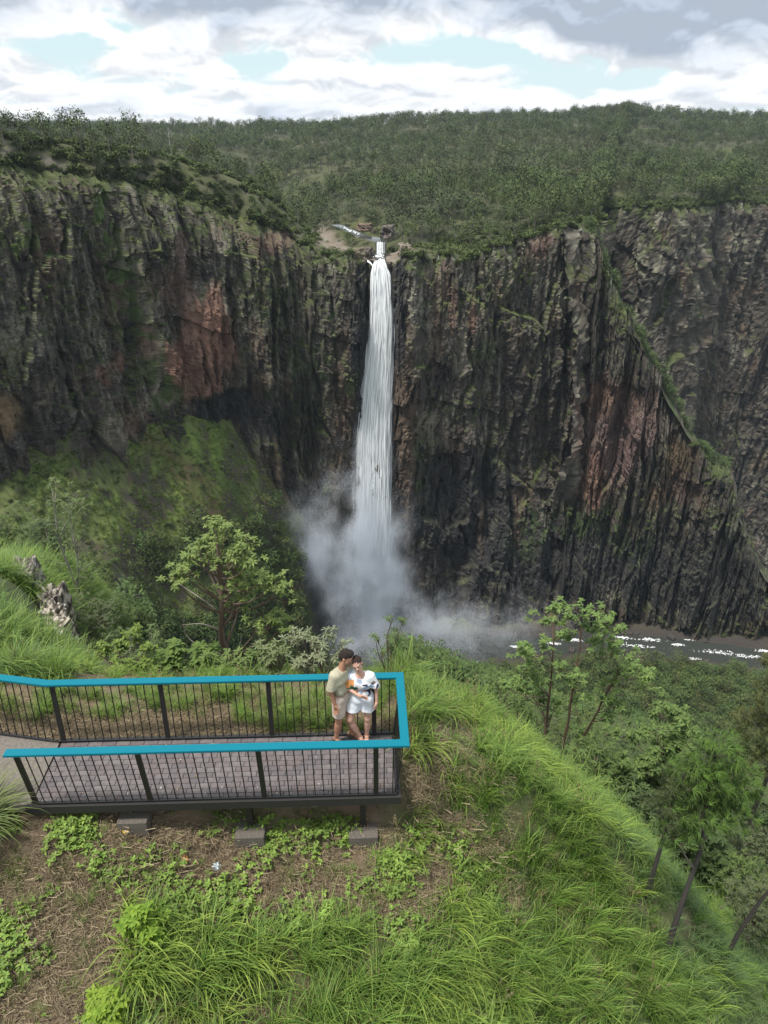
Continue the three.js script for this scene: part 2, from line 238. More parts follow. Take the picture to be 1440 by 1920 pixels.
function curtain(curve, N, R, bottomOf, seed, opt) {
  const pts = curve.getSpacedPoints(N - 1), len = curve.getLength(), ds = len / (N - 1), win = opt.win ?? 26, r = RNG(seed);
  const nor = pts.map((p, i) => { const a = pts[max(0, i - win)], b = pts[min(N - 1, i + win)], tx = b.x - a.x, tz = b.z - a.z, l = hypot(tx, tz); return [-tz / l, tx / l]; });
  const off = new Float32Array(N * R), Y = new Float32Array(N * R);
  for (let i = 0; i < N; i++) {
    const p = pts[i], s = i * ds, yb = bottomOf(p.x), rimJ = 4 * fbm(s * 0.04, 1, seed, 3) + 1.8 * noise(s * 0.2, 2, seed) + 2.2 * facets(s / 9, 0.5, seed + 80) * sm(0, 20, abs(p.x + 3));
    for (let j = 0; j < R; j++) {
      const tt = j / (R - 1), y = p.y + rimJ + (yb - p.y - rimJ) * tt, dep = p.y - y, k = j * N + i;
      Y[k] = y; let o = relief(s, y, seed, 1) + (opt.batter ?? 0.07) * dep;
      o -= 7 * exp(-max(0, dep) / 5) * (opt.round ?? 1); if (opt.slope) o -= opt.slope(p.x) * exp(-max(0, dep) / 13);
      if (opt.shape) o += opt.shape(p.x, y, s);
      off[k] = o;
    }
  }
  return grid(N, R, (i, j) => {
    const k = j * N + i, p = pts[i], n = nor[i], x = p.x + n[0] * off[k], z = p.z + n[1] * off[k], y = Y[k], s = i * ds;
    const ka = max(0, j - 2) * N + i, kb = min(R - 1, j + 2) * N + i, dy = Y[ka] - Y[kb], up = clamp((off[kb] - off[ka]) / (abs(dy) + hypot(dy, off[kb] - off[ka]) + 1e-3), -0.3, 1);
    const [c, veg] = rockColor(s, x, y, up, off[k], seed);
    if (opt.shrubs && veg > 0.75 && r() < opt.shrubs) shrubSpots.push([x + n[0] * 0.4, y, z + n[1] * 0.4]);
    return [x, y, z, ...c];
  });
}
const inwards = (x) => [x];
// the main wall, from the left of the amphitheatre past the lip of the fall to the descending buttress
const mainWall = curtain(rimMain, 1150, 440, (x) => { const t = talusTop(x)[0]; return max(-322, min(-315 + 0 * x, -300), t - 34); }, 11, {
  batter: 0.06, shrubs: 0.03, slope: (x) => 13 * sm(-14, -60, x),
  shape: (x, y) => {
    let o = -7 * exp(-pow((x + 3) / 11, 2)) * sm(-60, -72, y);
    o -= 7 * exp(-pow((x + 140 + 0.2 * (y + 20)) / 6, 2)) * sm(-150, -120, y);                              // green gully down the left wall
    o -= 7 * exp(-pow((x - 113 + 0.05 * (y + 60)) / 3, 2)) * sm(-45, -62, y) * sm(-160, -130, y);            // crack beside the buttress
    o -= 5 * exp(-pow((x - 84) / 2.4, 2)) * sm(-150, -190, y) * sm(-270, -240, y) + 4 * exp(-pow((x - 66) / 2, 2)) * sm(-185, -200, y) * sm(-260, -240, y);                                             // slot behind the fall
    o -= 9 * exp(-pow((x - 2) / 30, 2)) * sm(-210, -290, y);                                                // undercut by the pool
    o -= 6 * exp(-pow((x - 42) / 13, 2)) * sm(-179, -184, y) * sm(-232, -196, y);                           // arched hollow
    o -= 5 * exp(-pow((x + 92) / 26, 2)) * sm(-128, -134, y) * sm(-175, -150, y);                           // overhang under the red scar
    o -= 3.5 * exp(-pow((x - 150) / 26, 2)) * sm(-136, -141, y) * sm(-235, -170, y);                        // scar under the roof
    o += 12 * exp(-pow((x - 150) / 60, 2)) * sm(-215, -300, y) + 8 * exp(-pow((x - 225) / 14, 2)) * sm(-180, -200, y);
    return o;
  },
});
const wallMesh = top('cliff', mainWall, M.rock, 'structure'); wallMesh.userData.label = 'sheer brown rock wall of the gorge behind the waterfall';
const backGeo = curtain(rimBack, 420, 300, () => -500, 47, { batter: 0.1, win: 14, shrubs: 0.02, shape: (x, y) => 10 * exp(-pow((x - 205) / 20, 2)) * sm(-60, -150, y) - 4 * sm(-150, -300, y) }), backWall = top('cliff', backGeo, M.rock, 'structure');
backWall.userData.label = 'dark rear wall in the side gully of the gorge';
// the back of the descending buttress: a bushy ramp that drops into the gully
{
  const c = new THREE.CatmullRomCurve3(rimMain.points.filter((p) => p.x > 112), false, 'centripetal'), N = 260, R = 70, pts = c.getSpacedPoints(N - 1);
  const ramp = grid(N, R, (i, j) => {
    const p = pts[i], b = j / (R - 1) * 66 - 4, x = p.x + b * 0.42, z = p.z - b * 0.8, f = sm(0, 30, b), n = fbm(x * 0.05, z * 0.05, 2, 4);
    const y = p.y - 3.2 * sm(9, 2, b) - 0.6 + 1.6 * noise(x * 0.16, z * 0.16, 8) - (b < 0 ? b * b * 0.06 : 0.95 * b * f + 0.12 * b) + n * 4 * f + noise(x * 0.3, z * 0.3, 3) * 0.8;
    const v = clamp(0.5 + n + 0.3 * noise(x * 0.4, z * 0.4, 9)), cc = mixc(mixc([0.06, 0.05, 0.04], [0.17, 0.15, 0.12], sm(0.1, 0.5, noise(x * 0.5, z * 0.5, 3))), [0.055, 0.08, 0.024], sm(0.3, 0.75, v));
    if (b > -4 && b < 40 && p.y > -205 && noise(x * 0.06, z * 0.06, 5) + 0.5 * noise(x * 0.2, z * 0.2, 6) > -0.05 - 0.25 * sm(-90, -60, p.y) && ((i * 7 + j * 13) % (b < 8 ? 7 : 13)) === 0) rampSpots.push([x, y, z]);
    return [x, y, z, ...cc];
  });
  const m = top('gully_slope', ramp, M.earth, 'structure'); m.userData.label = 'bushy ramp behind the descending buttress';
}

// ---------------------------------------------------------------- plateau and valley floor
const grassy = (x, z, k) => { const n = fbm(x * 0.03 * k, z * 0.03 * k, 3, 4), f = noise(x * 0.4 * k, z * 0.4 * k, 6); return mixc(mixc([0.072, 0.088, 0.03], [0.125, 0.175, 0.038], clamp(0.5 + n)), [0.11, 0.085, 0.05], sm(0.25, 0.6, f * 0.6 + n * 0.5)); };
const rimAll = new THREE.CatmullRomCurve3([...rimMain.points.filter((p) => p.x <= 112), ...rimBack.points.filter((p) => p.x > 114)], false, 'centripetal');
const rimPts = rimAll.getSpacedPoints(1400), rimTop = (() => {      // the true upper edge of the walls at each point of the rim
  const feet = [];
  for (const [c, geo, n] of [[rimMain, mainWall, 1150], [rimBack, backGeo, 420]]) { const q = c.getSpacedPoints(n - 1), a = geo.attributes.position.array; q.forEach((p, i) => { if (c === rimBack || p.x < 121) feet.push([p.x, p.z, a[i * 3], a[i * 3 + 1], a[i * 3 + 2]]); }); }
  return rimPts.map((p) => { let best = null, bd = 1e9; for (const f of feet) { const d = (f[0] - p.x) ** 2 + (f[1] - p.z) ** 2; if (d < bd) { bd = d; best = f; } } return best.slice(2); });
})();
function rimPoint(i, b) {                             // a point of the plateau b metres behind the edge
  const p = rimPts[i], T = rimTop[i], bb = b + clamp(p.z - T[2], 0, 40), D = -p.z + bb * 0.97, x = p.x * (1 + bb / 460), y = plateauY(x, D, p.y, bb), w = sm(0, 24, b);
  return [lerp(T[0], x, w), lerp(T[1] - 0.15, y, w), lerp(T[2], -D, w)];
}
{
  const N = 351, R = 190;
  const g = grid(N, R, (i, j) => {
    const t = j / (R - 1), b = j * 0.55 + 2500 * pow(t, 3.2), [x, y, zz] = rimPoint(i * 4, b), D = -zz;
    const cd = abs(x - creek(D)[0]), bed = sm(15, 8, cd + 5 * noise(x * 0.1, D * 0.1, 3)) * sm(1000, 850, D);
    const shelf = sm(36, 20, hypot(x + 8, (D - 446) * 1.1) + 14 * noise(x * 0.06, D * 0.06, 1));
    let c = mixc([0.036, 0.04, 0.018], [0.07, 0.076, 0.028], clamp(0.5 + fbm(x * 0.02, D * 0.02, 8, 3) + 0.5 * noise(x * 0.3, D * 0.3, 4)));
    c = mixc(c, [0.11, 0.1, 0.08], sm(30, 4, b) * sm(0.0, 0.4, noise(x * 0.12, D * 0.12, 6) + 0.4 * noise(x * 0.5, D * 0.5, 1)));
    c = mixc(c, mixc([0.15, 0.105, 0.075], [0.2, 0.185, 0.155], clamp(0.5 + noise(x * 0.2, D * 0.2, 2))), max(bed, shelf));
    return [x, y + (shelf > 0.2 ? 1.2 * shelf * noise(x * 0.25, D * 0.25, 7) : 0), -D, ...c];
  });
  const m = top('plateau', g, M.earth, 'structure'); m.userData.label = 'forested plateau above the gorge';
}
{
  const xs = 540, ds = 470;
  const g = grid(xs, ds, (i, j) => {
    const t = j / (ds - 1), D = 8 + 480 * (0.25 * t + 0.75 * (1 - pow(1 - t, 1.35))), u = i / (xs - 1) * 2 - 1, w = 30 + D * 0.86, x = u * w - 10 * (1 - t), y = valleyY(x, D);
    const e = 1.5, sl = hypot(valleyY(x + e, D) - y, valleyY(x, D + e) - y) / e;
    let c = grassy(x, D, 1).map((q) => q * (1 + 0.6 * noise(x * 0.9, y * 0.7, D * 0.9) + 0.35 * noise(x * 0.35, y * 0.3, D * 0.35)));
    const rock = sm(1.5, 2.4, sl + 0.5 * noise(x * 0.09, D * 0.09, 2)); c = mixc(c, [0.06, 0.05, 0.043], rock);
    const scree = sm(0.28, 0.6, noise(x * 0.05, y * 0.04, D * 0.05) + 0.5 * noise(x * 0.2, y * 0.16, D * 0.2) + 0.4 * noise(x * 0.7, y * 0.6, D * 0.7) + 0.03), soil = sm(0.05, 0.5, noise(x * 0.035, D * 0.035, 8.8) + 0.35 * noise(x * 0.2, D * 0.2, 1.2) - 0.06 + 0.5 * exp(-pow((x + 66) / 16, 2))); c = mixc(mixc(c, [0.12, 0.08, 0.042], soil * 0.7), [0.07, 0.058, 0.046], scree * 0.75);
    const lush = exp(-pow((x + 96) / 24, 2) - pow((D - 366) / 22, 2)); c = mixc(c, [0.09, 0.15, 0.024], clamp(lush * 0.8) * sm(-0.25, 0.3, noise(x * 0.12, y * 0.1, D * 0.12) + 0.4 * noise(x * 0.6, y * 0.5, D * 0.6)));
    const near = exp(-pow((D - riverD(x)) / 26, 2)) * sm(-60, -30, x); c = mixc(c, [0.045, 0.038, 0.033], clamp(near * 1.4));
    return [x, y - (y < -290 ? 0 : 0), -D, ...c];
  });
  const m = top('gorge_floor', g, M.earth, 'structure'); m.userData.label = 'grassy and rocky slopes of the gorge below the lookout';
}
// ---------------------------------------------------------------- river, creek, waterfall, spray
M.water = new THREE.MeshPhysicalMaterial({ color: lin(0.045, 0.05, 0.045), roughness: 0.16, specularIntensity: 1 });
M.foam = std([0.86, 0.88, 0.9], 0.75);
M.fall = new THREE.MeshPhysicalMaterial({ color: lin(0.94, 0.96, 0.98), roughness: 0.85, side: THREE.DoubleSide });
M.spray = new THREE.MeshPhysicalMaterial({ color: lin(0.84, 0.885, 0.95), roughness: 0.9, transmission: 0.4, thickness: 0, side: THREE.DoubleSide });
{
  const g = grid(260, 46, (i, j) => {
    const x = -46 + i / 259 * 390, t = j / 45 * 2 - 1, rw = 17 + 5 * noise(x * 0.03, 2, 7) + 24 * exp(-pow((x - 10) / 34, 2)), D = riverD(x) + t * rw;
    const y = -310.6 - 0.012 * (x - 20) + 0.16 * noise(x * 0.3, D * 0.3, 1) + 0.1 * noise(x * 0.9, D * 0.9, 2);
    return [x, y, -D, 0, 0, 0];
  });
  const m = top('river', g, M.water, 'structure'); m.userData.label = 'dark river running along the foot of the right-hand wall';
}
// broken white water: lumpy crests in the rapids
function foam(name, x, D, len, wid, seed) {
  const r = RNG(seed), gs = [], g0 = new THREE.IcosahedronGeometry(1, 1), o = new THREE.Object3D();
  for (let k = 0; k < 90; k++) {
    const a = r.g() * 0.5, b = r.g() * 0.5, s = r.in(0.12, 0.5) * (1 - abs(a)); o.position.set(a * len, -310.5 + r.in(-0.1, 0.25), b * wid + 0.12 * a * len); o.rotation.y = r() * 6; o.scale.set(s * r.in(1.2, 2.6), s * 0.35, s * r.in(0.5, 1)); o.updateMatrix();
    const g = g0.clone().applyMatrix4(o.matrix); gs.push(g);
  }
  const m = top(name, mergeGeometries(gs), M.foam, 'stuff'); m.position.set(x, -0.012 * (x - 20), -D); return m;
}
[[186, 397, 20, 3], [176, 390, 30, 3.2], [168, 399, 12, 2.4], [204, 392, 8, 2], [228, 384, 30, 4], [248, 380, 22, 3], [210, 376, 10, 3.5], [214, 398, 8, 2], [132, 396, 14, 3], [118, 392, 10, 2], [90, 388, 6, 1.6], [60, 372, 5, 1.2], [74, 366, 4, 1.2], [58, 360, 4, 1.4], [262, 386, 14, 2.5]].forEach((a, k) => foam('white_water', ...a, 300 + k));
// creek above the lip
{
  const cx = line([[426, -3, -63.2], [431, -3, -62.6], [436, -2, -62], [439, -2, -55.8], [446, -6, -55], [455, -13, -54.5], [462, -20, -52.5], [470, -27, -50.5], [480, -33, -50], [520, -40, -49]]), g = grid(9, 70, (i, j) => { const D = 426 + j * 0.72, [x, y] = cx(D), w = 3.4 + 1.6 * noise(D * 0.1, 3, 1) + 4 * exp(-pow((D - 448) / 5, 2)); return [x + (i / 8 - 0.5) * 2 * w, y + 0.6 + 0.1 * noise(i, D, 4), -D, 0, 0, 0]; });
  const m = top('creek', g, M.water, 'structure'); m.userData.label = 'still creek pool on the rock shelf above the falls';
  const r = RNG(5), gs = [], s0 = new THREE.IcosahedronGeometry(1, 1), o = new THREE.Object3D();
  for (let k = 0; k < 90; k++) { const D = k < 50 ? r.in(457, 468) : r.in(428, 437), [x, y] = cx(D); o.position.set(x + r.g() * (k < 50 ? 1.7 : 2.4), y + 0.75, -D); o.scale.set(r.in(0.15, 0.5), r.in(0.1, 0.25), r.in(0.3, 0.8)); o.rotation.y = r() * 6; o.updateMatrix(); gs.push(s0.clone().applyMatrix4(o.matrix)); }
  top('white_water', mergeGeometries(gs), M.foam, 'stuff');
}
// the fall itself: dense falling water in a bundle of strands, thinner veils beside it
const fallGroup = base('waterfall', -4, -310, -404);
tag(fallGroup, 'tall white waterfall dropping over the cliff edge into the gorge', 'waterfall');
{
  // path of the water: height below the lip -> distance out from it
  const out = (h) => 6 + 17 * pow(clamp(h / 245), 0.6), lipY = -63, lipD = 430;
  // centre x and half width of the dense water, and left edge of the veil, by y
  const core = line([[-312, -7, 16], [-290, -7, 13.5], [-250, -6.8, 12], [-210, -6.6, 11.6], [-170, -6, 11.2], [-145, -4.8, 10.4], [-122, -3, 9], [-100, -1.6, 7.8], [-80, -1.6, 7.2], [-71, -2, 6.4], [-66, -2.4, 4.6], [-63, -2.4, 3]]);
  const veil = line([[-312, -22], [-250, -20], [-200, -20.5], [-165, -18], [-135, -14.5], [-112, -10.8], [-100, -8.6], [-92, -6.6], [-63, -4.5]]);
  const r = RNG(91);
  const strands = (n, where, w0, w1, l0, l1) => {                     // ribbons that follow the fall, folded in cross-section
    const b = new GB(), C = [0.95, 0.96, 0.98];
    for (let k = 0; k < n; k++) {
      const [y0, x0] = where(k), L = r.in(l0, l1), w = r.in(w0, w1), seg = 6, ph = r() * 50, dz = r.g() * 2.2; let prev = null;
      for (let q = 0; q <= seg; q++) {
        const y = max(-311, y0 - L * q / seg), h = lipY - y, taper = sin(PI * (0.08 + 0.86 * q / seg)), cw = core(y), c0 = core(y0), x = cw[0] + (x0 - c0[0]) * lerp(1, cw[1] / c0[1], 0.8) + 0.5 * noise(ph, y * 0.06, 3), z = -(lipD - out(h)) + dz + 0.5 * noise(ph, y * 0.1, 8);
        const ww = w * taper * (0.55 + 0.6 * clamp(1 - abs(x0 - c0[0]) / c0[1])), a = b.v(x - ww, y, z - ww * 0.3, C), m = b.v(x, y, z + ww * 0.6, C), e = b.v(x + ww, y, z - ww * 0.3, C);
        if (prev) { b.q(prev[0], prev[1], m, a); b.q(prev[1], prev[2], e, m); }
        prev = [a, m, e];
      }
    }
    return b.build(true).translate(4, 310, 404);
  };
  part('main_stream', strands(6600, () => { const y = -63 - 232 * pow(r(), 0.85), c = core(y); return [y, c[0] + c[1] * (0.72 * (2 * r() - 1) + 0.2 * r.g())]; }, 0.1, 0.55, 7, 38), M.fall, fallGroup).userData.kind = 'stuff';
  part('side_veil', strands(1300, () => { const y = -78 - 195 * r(), c = core(y), v = veil(y)[0]; return [y, lerp(v, c[0] - c[1] * 0.2, pow(r(), 0.6))]; }, 0.03, 0.17, 14, 60), M.fall, fallGroup).userData.kind = 'stuff';
  part('lip_stream', strands(150, () => { const y = r.in(-62, -70), c = core(y); return [y, c[0] + c[1] * (2 * r() - 1) * 0.9]; }, 0.3, 0.8, 5, 14), M.fall, fallGroup).userData.kind = 'stuff';
  // upper step above the lip, and the trickle that slides in from the left of the lip
  const b = new GB(); for (let k = 0; k < 40; k++) { const x = -2.2 + r.g() * 1.7, w = r.in(0.05, 0.2), d = r.in(-0.6, 0.6); let pv = null; for (let q = 0; q <= 5; q++) { const t = q / 5, y = -55.3 - d - (6 + 2.5 * ((k * 37) % 10) / 10) * t * (0.4 + 0.6 * t) - r() * 0.3, z = -(438.5 - 2.5 * t + d), ww = w * (0.7 + 0.6 * t), a = b.v(x - ww, y, z, [0.95, 0.96, 0.98]), e = b.v(x + ww, y, z + 0.2, [0.95, 0.96, 0.98]); if (pv) b.q(pv[0], pv[1], e, a); pv = [a, e]; } }
  for (let k = 0; k < 26; k++) { const d = r.in(-0.5, 0.5), w = r.in(0.15, 0.4); let pv = null; for (let q = 0; q <= 8; q++) { const t = q / 8, x = -9.5 + 5.5 * t, y = -63.6 - 2.2 * t - 8 * t * t * t + d * 0.5, z = -(424 - 2 * t + d * 0.6), a = b.v(x, y - w, z, [0.95, 0.96, 0.98]), e = b.v(x, y + w, z - 0.2, [0.95, 0.96, 0.98]); if (pv) b.q(pv[0], pv[1], e, a); pv = [a, e]; } }
  part('upper_step', b.build(true).translate(4, 310, 404), M.fall, fallGroup).userData.kind = 'stuff';

  // spray: clouds of small drops
  const puff = (n, s, rad, seed) => { const q = RNG(seed), g = new GB(); for (let k = 0; k < n; k++) { const x = q.g() * s, y = q.g() * s, z = q.g() * s, a = rad * q.in(0.6, 1.3), R1 = () => q.in(-1, 1) * a, c = [1, 1, 1]; const p = [0, 1, 2, 3].map(() => g.v(x + R1(), y + R1(), z + R1(), c)); g.t(p[0], p[1], p[2]); g.t(p[0], p[2], p[3]); g.t(p[0], p[3], p[1]); g.t(p[1], p[2], p[3]); } return g.build(false); };
  const drops = puff(560, 3.6, 0.056, 7), list = [], q = RNG(17);
  const lobe = (n, x, y, D, sx, sy, sd, lift = 0) => { for (let k = 0; k < n; k++) { let a = q.g(), b = q.g(), c = q.g(); const X = x + a * sx * 1.5, Yy = y + b * sy * 1.5; const nn = fbm(X * 0.045, Yy * 0.045, 3.3, 3); if (nn < -0.55 + 0.75 * q()) continue; if (Yy < -312) continue; const s = q.in(0.7, 1.5); list.push([X, Yy, -(D + c * sd * 1.4), q() * 6.28, s, s, s, 1, 1, 1, q() * 6, q() * 6]); } };
  lobe(2300, -6, -282, 398, 13, 22, 9);
  lobe(2500, -34, -262, 392, 17, 27, 9); lobe(1000, -50, -240, 392, 12, 20, 8); lobe(900, -24, -228, 396, 14, 24, 8);
  lobe(1100, 14, -294, 392, 22, 11, 12); lobe(600, 44, -300, 388, 30, 8, 14); lobe(250, 70, -292, 392, 30, 12, 10);
  lobe(900, 6, -256, 400, 7, 26, 6); lobe(700, -14, -236, 402, 6, 36, 6); lobe(1300, -20, -303, 380, 22, 6, 10);
  const mist = instanced('mist', drops, M.spray, list); mist.userData.label = 'grey white spray drifting from the foot of the waterfall';
  const edge = [], fine = puff(200, 1.9, 0.04, 8);
  for (let k = 0; k < 6500; k++) { const y = -70 - 235 * pow(q(), 0.8), c = core(y), v = veil(y)[0], side = q() < 0.5, x = k % 3 === 0 ? c[0] + c[1] * q.in(-0.9, 0.9) : side ? lerp(v - 1, c[0] - c[1] * 0.5, q()) : c[0] + c[1] * (0.75 + abs(q.g()) * (0.2 + 0.5 * sm(-200, -300, y))), s = q.in(0.6, 1.2) * lerp(0.7, 1.3, sm(-90, -250, y)); edge.push([x + 4, y + 310, -(lipD - out(lipY - y)) + q.g() * 2.2 + 404, q() * 6.28, s * 0.55, s * q.in(1.2, 3), s * 0.6, 1, 1, 1]); }
  instanced('falling_drops', fine, M.spray, edge, fallGroup);
}
// ---------------------------------------------------------------- forests on the plateau, in the gorge and on the ledges
function crownTris(b, r, cx, cy, cz, rx, ry, rz, n, size, c0, c1) {      // leaf sprays through an ellipsoid, mostly near its surface
  for (let k = 0; k < n; k++) {
    let x = r.in(-1, 1), y = r.in(-1, 1), z = r.in(-1, 1), l = hypot(x, y, z) || 1; const rad = pow(r(), 0.38) * (0.92 + 0.25 * r()); x = x / l * rad; y = y / l * rad; z = z / l * rad;
    const s = size * r.in(0.55, 1.25), a = r() * 6.28, t = r.in(-0.9, 0.9), ux = cos(a) * cos(t), uy = sin(t), uz = sin(a) * cos(t), a2 = a + r.in(1, 2.2), vx = cos(a2) * 0.8, vy = r.in(-0.7, 0.5), vz = sin(a2) * 0.8;
    const col = mixc(c0, c1, clamp(r() * 0.8 + 0.1 + 0.35 * noise(x * 2 + cx, y * 2 + cy, z * 2 + cz))), X = cx + x * rx, Y = cy + y * ry, Z = cz + z * rz;
    const p0 = b.v(X - ux * s, Y - uy * s, Z - uz * s, col), p1 = b.v(X + vx * s * 0.6, Y + vy * s * 0.6, Z + vz * s * 0.6, col), p2 = b.v(X + ux * s, Y + uy * s, Z + uz * s, col), p3 = b.v(X - vx * s * 0.6, Y - vy * s * 0.6 - s * 0.15, Z - vz * s * 0.6, col);
    b.t(p0, p1, p2); b.t(p0, p2, p3);
  }
}
function gum(seed, h, n, o = {}) {                    // far eucalypt: returns { wood, crown }
  const r = RNG(seed), w = new GB(), b = new GB(), bark = o.bark ?? [0.2, 0.175, 0.15], lean = r.in(-0.06, 0.06) * h, lobes = o.lobes ?? floor(r.in(5, 9)), t0 = o.bare ?? 0.45;
  w.tube([[0, -1, 0], [lean * 0.3, h * 0.3, 0], [lean * 0.7, h * 0.6, lean * 0.3], [lean, h * 0.86, 0]], [h * 0.02, h * 0.016, h * 0.01, h * 0.004], 5, bark);
  for (let k = 0; k < lobes; k++) {
    const a = k * 2.4 + r.in(-0.5, 0.5), u = (k + 0.5) / lobes, hy = h * lerp(t0 + 0.08, 0.93, u), rr = h * (o.spread ?? 0.2) * (1.15 - 0.75 * abs(u - 0.35)) * r.in(0.55, 1.1), x = lean * u + cos(a) * rr, z = sin(a) * rr, s = h * r.in(0.10, 0.165) * (o.fat ?? 1);
    w.tube([[lean * u * 0.8, hy - h * 0.16, 0], [x * 0.6, hy - h * 0.05, z * 0.6], [x, hy, z]], [h * 0.008, h * 0.005, h * 0.002], 4, bark);
    crownTris(b, r, x, hy, z, s * 1.15, s * 0.85, s * 1.15, floor(n / lobes), h * (o.leaf ?? 0.034), o.c0 ?? [0.036, 0.056, 0.016], o.c1 ?? [0.088, 0.112, 0.032]);
  }
  return { wood: w.build(true), crown: b.build(false), both: (() => { const x = w.build(false), y = b.build(false); return mergeGeometries([x.toNonIndexed(), y.toNonIndexed()]); })() };
}
const gums = [1, 2, 3, 4, 5].map((s) => gum(s * 31, 12, 300, { lobes: [6, 8, 7, 9, 6][s - 1], spread: [0.2, 0.25, 0.18, 0.26, 0.22][s - 1], fat: 1.25, leaf: 0.04 }));
const bushG = [1, 2, 3].map((s) => { const r = RNG(s * 53), b = new GB(); for (let k = 0; k < 6; k++) crownTris(b, r, r.in(-1, 1), r.in(0.5, 1.6), r.in(-1, 1), 0.95, 0.8, 0.95, 46, 0.3, [0.04, 0.06, 0.016], [0.1, 0.13, 0.034]); return b.build(false); });
{
  const pts = rimPts, r = RNG(404), lists = gums.map(() => []), bushes = bushG.map(() => []), near = [];
  const put = (x, y, z, s, tone) => { const k = floor(r() * 5), v = r.in(0.72, 1.2), [a, b, c] = tone; lists[k].push([x, y - 0.4, z, r() * 6.28, s * r.in(0.85, 1.2), s * r.in(0.8, 1.25), s * r.in(0.85, 1.2), a * v, b * v, c * v * r.in(0.85, 1.15), r.in(-0.06, 0.06), r.in(-0.06, 0.06)]); };
  const dead = []; const tone = (x, D) => { const n = fbm(x * 0.006, D * 0.006, 5, 3), m = noise(x * 0.03, D * 0.03, 2); return n + 0.4 * m > 0.12 ? [0.95, 1.05, 0.8] : n < -0.25 ? [1.1, 1.0, 1.0] : [0.88, 0.93, 0.95]; };
  const sample = (n, b0, b1, pw, s0, s1) => {
    for (let k = 0; k < n; k++) {
      const pi = floor(r() * pts.length), b = lerp(b0, b1, pow(r(), pw)), [x, y, zz] = rimPoint(pi, b), D = -zz;
      if (abs(atan2(x, D)) > 0.66) continue;
      const cd = abs(x - creek(D)[0]); if (cd < (D < 500 ? 11 : 7) + 5 * noise(x * 0.05, D * 0.05, 3) && D < 900) continue;
      if (hypot(x + 8, (D - 446) * 1.1) < 40 + 10 * noise(x * 0.06, D * 0.06, 1)) { if (hypot(x + 8, (D - 446) * 1.1) < 24 || r() < 0.85) continue; }
      const thin = noise(x * 0.02, D * 0.02, 12); if (thin < -0.35 && r() < 0.6) continue;
      const s = lerp(s0 * 0.65, s1 * 1.25, pow(r(), 1.35)) * (b < 14 ? 0.7 : 1) * (b < 160 && x < -12 ? 0.85 : 1);
      const v = tone(x, D);
      if (b < 70 && abs(atan2(x, D)) < 0.5) near.push([x, y, -D, s, v, b]); else put(x, y, -D, s, v);
    }
  };
  sample(7500, 2, 320, 0.8, 0.75, 1.35); sample(14000, 250, 900, 0.75, 0.75, 1.25); sample(19000, 800, 1750, 0.8, 0.95, 1.6);
  // the trees that stand clear along the rim are things of their own
  near.sort((p, q) => (-p[2]) / p[3] - (-q[2]) / q[3]);
  const mats = [[0.92, 1.03, 0.8], [1.08, 1, 0.95], [0.85, 0.9, 0.9], [1.05, 1.1, 0.75], [0.75, 0.85, 0.75]].map((c) => std(c, 0.8, { vertexColors: true, side: THREE.DoubleSide }));
  near.forEach(([x, y, z, s, v], k) => {
    if (k >= 240) return put(x, y, z, s, v);
    const g = base('rim_tree', x, y - 0.4, z, r() * 6.28), q = floor(r() * 5), f = s * r.in(0.9, 1.15); g.scale.set(f, f * r.in(0.85, 1.2), f);
    part('trunk', gums[q].wood, M.wood, g); const mq = floor(r() * 5); part('crown', gums[q].crown, mats[mq], g);
    const tq = ['fresh green', 'brownish grey', 'dull grey green', 'yellowish green', 'dark green'][mq], zone = x < -120 ? 'on the ridge at the left end of the cliff' : x < -70 ? 'on the ridge above the red rock scar' : x < -12 ? 'on the slope beside the rock shelf of the falls' : x < 60 ? 'at the rim just right of the waterfall lip' : x < 125 ? 'at the rim above the descending buttress' : 'at the rim above the side gully';
    tag(g, tq + ' gum tree ' + zone, 'tree', tq + ' gums ' + zone);
  });
  // bare pale trees that stand out of the forest
  for (let k = 0; k < 16; k++) {
    const [x, y, z] = rimPoint(floor(r() * pts.length), r.in(30, 420)); if (abs(x / z) > 0.5) continue;
    const g = base('dead_tree', x, y, z, r() * 6), b = new GB(), h = r.in(11, 17); b.tube([[0, 0, 0], [0.2, h * 0.5, 0.1], [-0.2, h, 0]], [0.32, 0.22, 0.08], 6, [0.42, 0.39, 0.35]); part('trunk', b.build(true), M.wood, g);
    for (let q = 0; q < 5; q++) { const w = new GB(), hy = h * r.in(0.5, 0.9), a = r() * 6.28, l = r.in(1.8, 3.6); w.tube([[0, hy, 0], [cos(a) * l * 0.5, hy + l * 0.45, sin(a) * l * 0.5], [cos(a) * l, hy + l * 0.7, sin(a) * l]], [0.14, 0.1, 0.04], 5, [0.42, 0.39, 0.35]); part('branch', w.build(true), M.wood, g); }
    tag(g, 'bare pale dead tree standing out of the plateau forest', 'tree', 'dead trees in the plateau forest');
  }
  lists.forEach((l, k) => { const m = instanced('distant_forest', gums[k].both, M.leafFar, l); m.userData.label = 'far eucalypt forest covering the plateau to the skyline'; });
  // undergrowth at the rim, ledge bushes
  for (let k = 0; k < 6500; k++) { const b = lerp(0, 60, pow(r(), 1.25)), [x, y, zz] = rimPoint(floor(r() * pts.length), b), D = -zz; if (abs(atan2(x, D)) > 0.62 || hypot(x + 4, (D - 440) * 0.8) < 17 || hypot(x + 8, (D - 446) * 1.1) < 34 && r() < 0.75) continue; const s = r.in(0.7, 1.9), v = r.in(0.7, 1.25); bushes[k % 3].push([x, y - 0.6, -D, r() * 6, s, s * r.in(0.7, 1.1), s, v, v * r.in(0.95, 1.1), v * 0.9]); }
